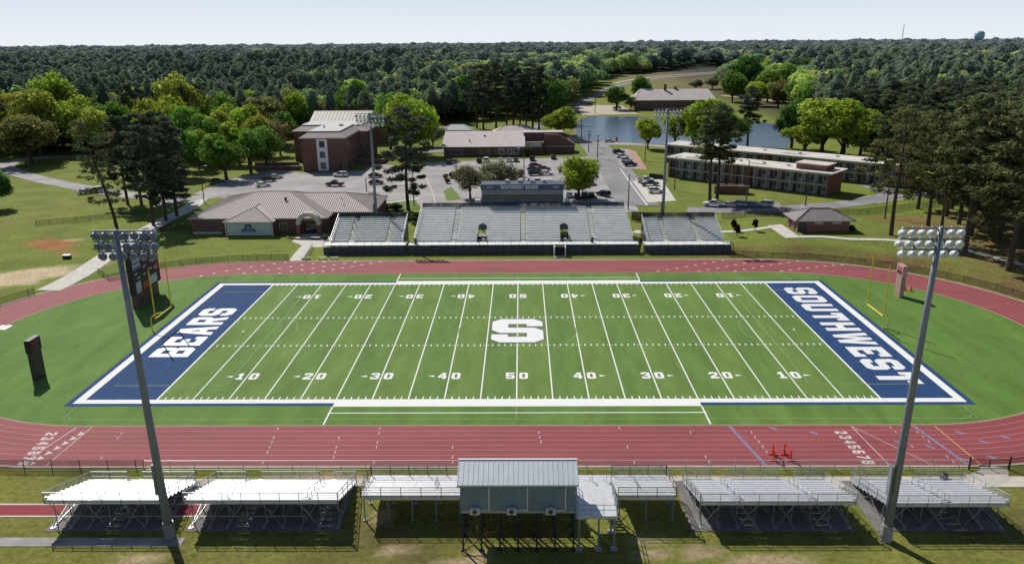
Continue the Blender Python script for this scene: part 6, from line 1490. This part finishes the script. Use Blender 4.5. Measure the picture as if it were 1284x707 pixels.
def forest():
    VS = []; TS = []; CV = []; CT = []
    th = np.linspace(.06, math.pi-.06, 6); pz = np.linspace(0, 2*math.pi, 9)
    g_ = lambda a, b: np.array([math.sin(a)*math.cos(b), math.sin(a)*math.sin(b), math.cos(a)])
    SPH = np.array([[g_(th[i+1], pz[j]), g_(th[i+1], pz[j+1]), g_(th[i], pz[j+1]), g_(th[i], pz[j])] for i in range(5) for j in range(8)])
    for d, x, y, sp, dec in stuff:
        big = max(1., sp/10.); n = int(np.clip(210000/d, 55, 640)*min(1.3, big**.25)); H = (rs.uniform(13, 24) if dec else rs.uniform(16, 27))*(1-.10*(d > 1000))*(1+.16*math.sin(x*.011+y*.007)*math.cos(y*.009-x*.004))
        R_ = sp*(.76 if dec else .60)*rs.uniform(.8, 1.3); z0 = h(x, y)
        if dec:
            D = rs.normal(0, 1, (n, 3)); D /= np.linalg.norm(D, axis=1)[:, None]; D[:, 2] = np.abs(D[:, 2])*1.25-.4
            lump = 1+.16*np.sin(D[:, 0]*4+x)*np.cos(D[:, 1]*4+y)
            P = D*(rs.uniform(.85, 1.03, n)*lump)[:, None]*np.array([R_, R_, H*.40])+np.array([0,0,H*.58]); N = D+np.array([0,0,.45]); v = (D[:, 2:3]+.4)/1.25
            base = np.array(COLS[rs.choice(['mid','spring','mid','deep','grey','spring','yellow','mid'])])*1.1
        else:
            u = rs.random(n)**.8; f = .36+.64*u; a = rs.uniform(0, 6.28, n); lay = .72+.34*np.sin(f*H*1.3+a*2+x)*np.cos(a*1.5+y); r = R_*np.sqrt(np.clip(1-u**3.6, .03, 1))*rs.uniform(.5, 1.1, n)*lay
            P = np.stack([r*np.cos(a), r*np.sin(a), f*H], 1); N = np.stack([np.cos(a), np.sin(a), np.full(n, .9)], 1); v = u[:, None]
            base = np.array(COLS[rs.choice(['pine','pine2','pine3','pine3','pine3'])])*np.array((1.38,1.45,1.28))
        s = rs.uniform(.6, 1.0, n)*np.clip(np.sqrt(R_*(R_+H*.3)*5.5/n), .34, 7)
        hz_ = np.clip((d-160)/2400, 0, 1)**.62*.80  # aerial haze painted into the tree colours, stronger with distance
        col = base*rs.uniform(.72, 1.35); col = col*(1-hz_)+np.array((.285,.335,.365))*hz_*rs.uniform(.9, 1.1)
        ph = rs.uniform(0, 6.28, 3); Cv = SPH*(1+.17*np.sin(SPH[:, :, 0:1]*5+ph[0])*np.cos(SPH[:, :, 1:2]*5+ph[1])+.12*np.sin(SPH[:, :, 2:3]*6+ph[2]))
        ce = (np.array([R_*.86, R_*.86, H*.36]), H*.56) if dec else (np.array([R_*.80, R_*.80, H*.315]), H*.66)
        Cv = Cv*ce[0]*(.66 if d < 430 else .78 if d < 620 else .93)+np.array([x, y, z0+ce[1]]); CV.append(Cv); CT.append(np.clip(col[None]*rs.uniform(.85, 1.0, (len(Cv), 1))*(.6+.45*(SPH[:, :, 2].mean(1)[:, None]*.5+.5)), .003, 1))  # crown core tinted lighter upwards, light from above painted in
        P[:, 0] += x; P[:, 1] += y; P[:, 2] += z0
        VS.append((P, N, s)); TS.append(np.clip(col[None]*rs.uniform(.85, 1.2, (n, 1))*(.62+.5*np.clip(v, 0, 1)), .003, 1))  # leaf tint paints lit crown tops and shaded undersides
    global rng; rng = rs
    P = np.concatenate([v[0] for v in VS]); N = np.concatenate([v[1] for v in VS]); S = np.concatenate([v[2] for v in VS])
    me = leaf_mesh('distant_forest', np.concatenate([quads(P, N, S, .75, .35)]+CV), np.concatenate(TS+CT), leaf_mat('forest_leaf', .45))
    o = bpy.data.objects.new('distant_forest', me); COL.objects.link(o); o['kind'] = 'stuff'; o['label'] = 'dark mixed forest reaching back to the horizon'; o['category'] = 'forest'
    tk = MB()
    for d, x, y, sp, dec in stuff:
        if d < 640: z0 = h(x, y); tk.add([(x-.2,y,z0),(x+.2,y,z0),(x,y+.3,z0),(x-.12,y,z0+15),(x+.12,y,z0+15),(x,y+.15,z0+15)], [(0,1,4,3),(1,2,5,4),(2,0,3,5)])
    if tk.v: ob = tk.build('forest_trunks', BARK, o); ob['kind'] = 'stuff'
    print('forest', len(stuff), len(P), 'pines', npn, 'broad', nbd)
forest()

# ------------------------------------------------------------------ sky, sun, camera
w = bpy.data.worlds.new('World'); scene.world = w; w.use_nodes = True; nt = w.node_tree; bg = nt.nodes['Background']
AZ = math.atan2(-.56, .83); EL = R(44)
sky = nt.nodes.new('ShaderNodeTexSky'); sky.sky_type = 'NISHITA'; sky.sun_disc = False; sky.sun_elevation = EL; sky.sun_rotation = AZ
sky.altitude = 50; sky.air_density = 1.0; sky.dust_density = .6; sky.ozone_density = 1.2
tc = nd(nt, 'ShaderNodeTexCoord'); sx = nd(nt, 'ShaderNodeSeparateXYZ'); nt.links.new(tc.outputs['Generated'], sx.inputs[0])
mr = nd(nt, 'ShaderNodeMapRange'); mr.interpolation_type = 'SMOOTHSTEP'; nt.links.new(sx.outputs[2], mr.inputs[0])
mr.inputs[1].default_value = .02; mr.inputs[2].default_value = .20; mr.inputs[3].default_value = .94; mr.inputs[4].default_value = 0
hzc = nd(nt, 'ShaderNodeMapRange', data_type='FLOAT_VECTOR'); hzv = nd(nt, 'ShaderNodeMix', data_type='RGBA'); m2 = nd(nt, 'ShaderNodeMapRange'); nt.links.new(sx.outputs[2], m2.inputs[0])
m2.inputs[1].default_value = 0; m2.inputs[2].default_value = .055; hzv.inputs[6].default_value = (12.2, 13.0, 13.9, 1); hzv.inputs[7].default_value = (10.0, 11.4, 13.1, 1)
nt.links.new(m2.outputs[0], hzv.inputs[0]); nt.nodes.remove(hzc)
wmix = nd(nt, 'ShaderNodeMix', data_type='RGBA'); nt.links.new(mr.outputs[0], wmix.inputs[0]); nt.links.new(sky.outputs[0], wmix.inputs[6]); nt.links.new(hzv.outputs[2], wmix.inputs[7])
nt.links.new(wmix.outputs[2], bg.inputs[0]); bg.inputs[1].default_value = .068
sl = bpy.data.lights.new('sun', 'SUN'); sl.energy = 4.5; sl.angle = R(.55); sl.color = (1., .95, .87)
so = bpy.data.objects.new('sun', sl); COL.objects.link(so); so.location = (-60, 90, 120)
sd = Vector((math.sin(AZ)*math.cos(EL), math.cos(AZ)*math.cos(EL), math.sin(EL)))
so.rotation_euler = sd.to_track_quat('Z', 'Y').to_euler()
cd = bpy.data.cameras.new('camera'); co = bpy.data.objects.new('camera', cd); COL.objects.link(co)
d_, r_, u_ = cam_axes()
M = Matrix(((r_[0], u_[0], -d_[0], CAM[0]), (r_[1], u_[1], -d_[1], CAM[1]), (r_[2], u_[2], -d_[2], CAM[2]), (0,0,0,1)))
co.matrix_world = M; cd.sensor_fit = 'HORIZONTAL'; cd.sensor_width = 36; cd.lens = CAM[6]/1284*36; cd.clip_start = .5; cd.clip_end = 20000
scene.camera = co
scene.view_settings.view_transform = 'Standard'; scene.view_settings.look = 'None'; scene.view_settings.exposure = 0; scene.view_settings.gamma = 1
scene.cycles.max_bounces = 6; scene.cycles.transparent_max_bounces = 16; scene.cycles.use_denoising = True
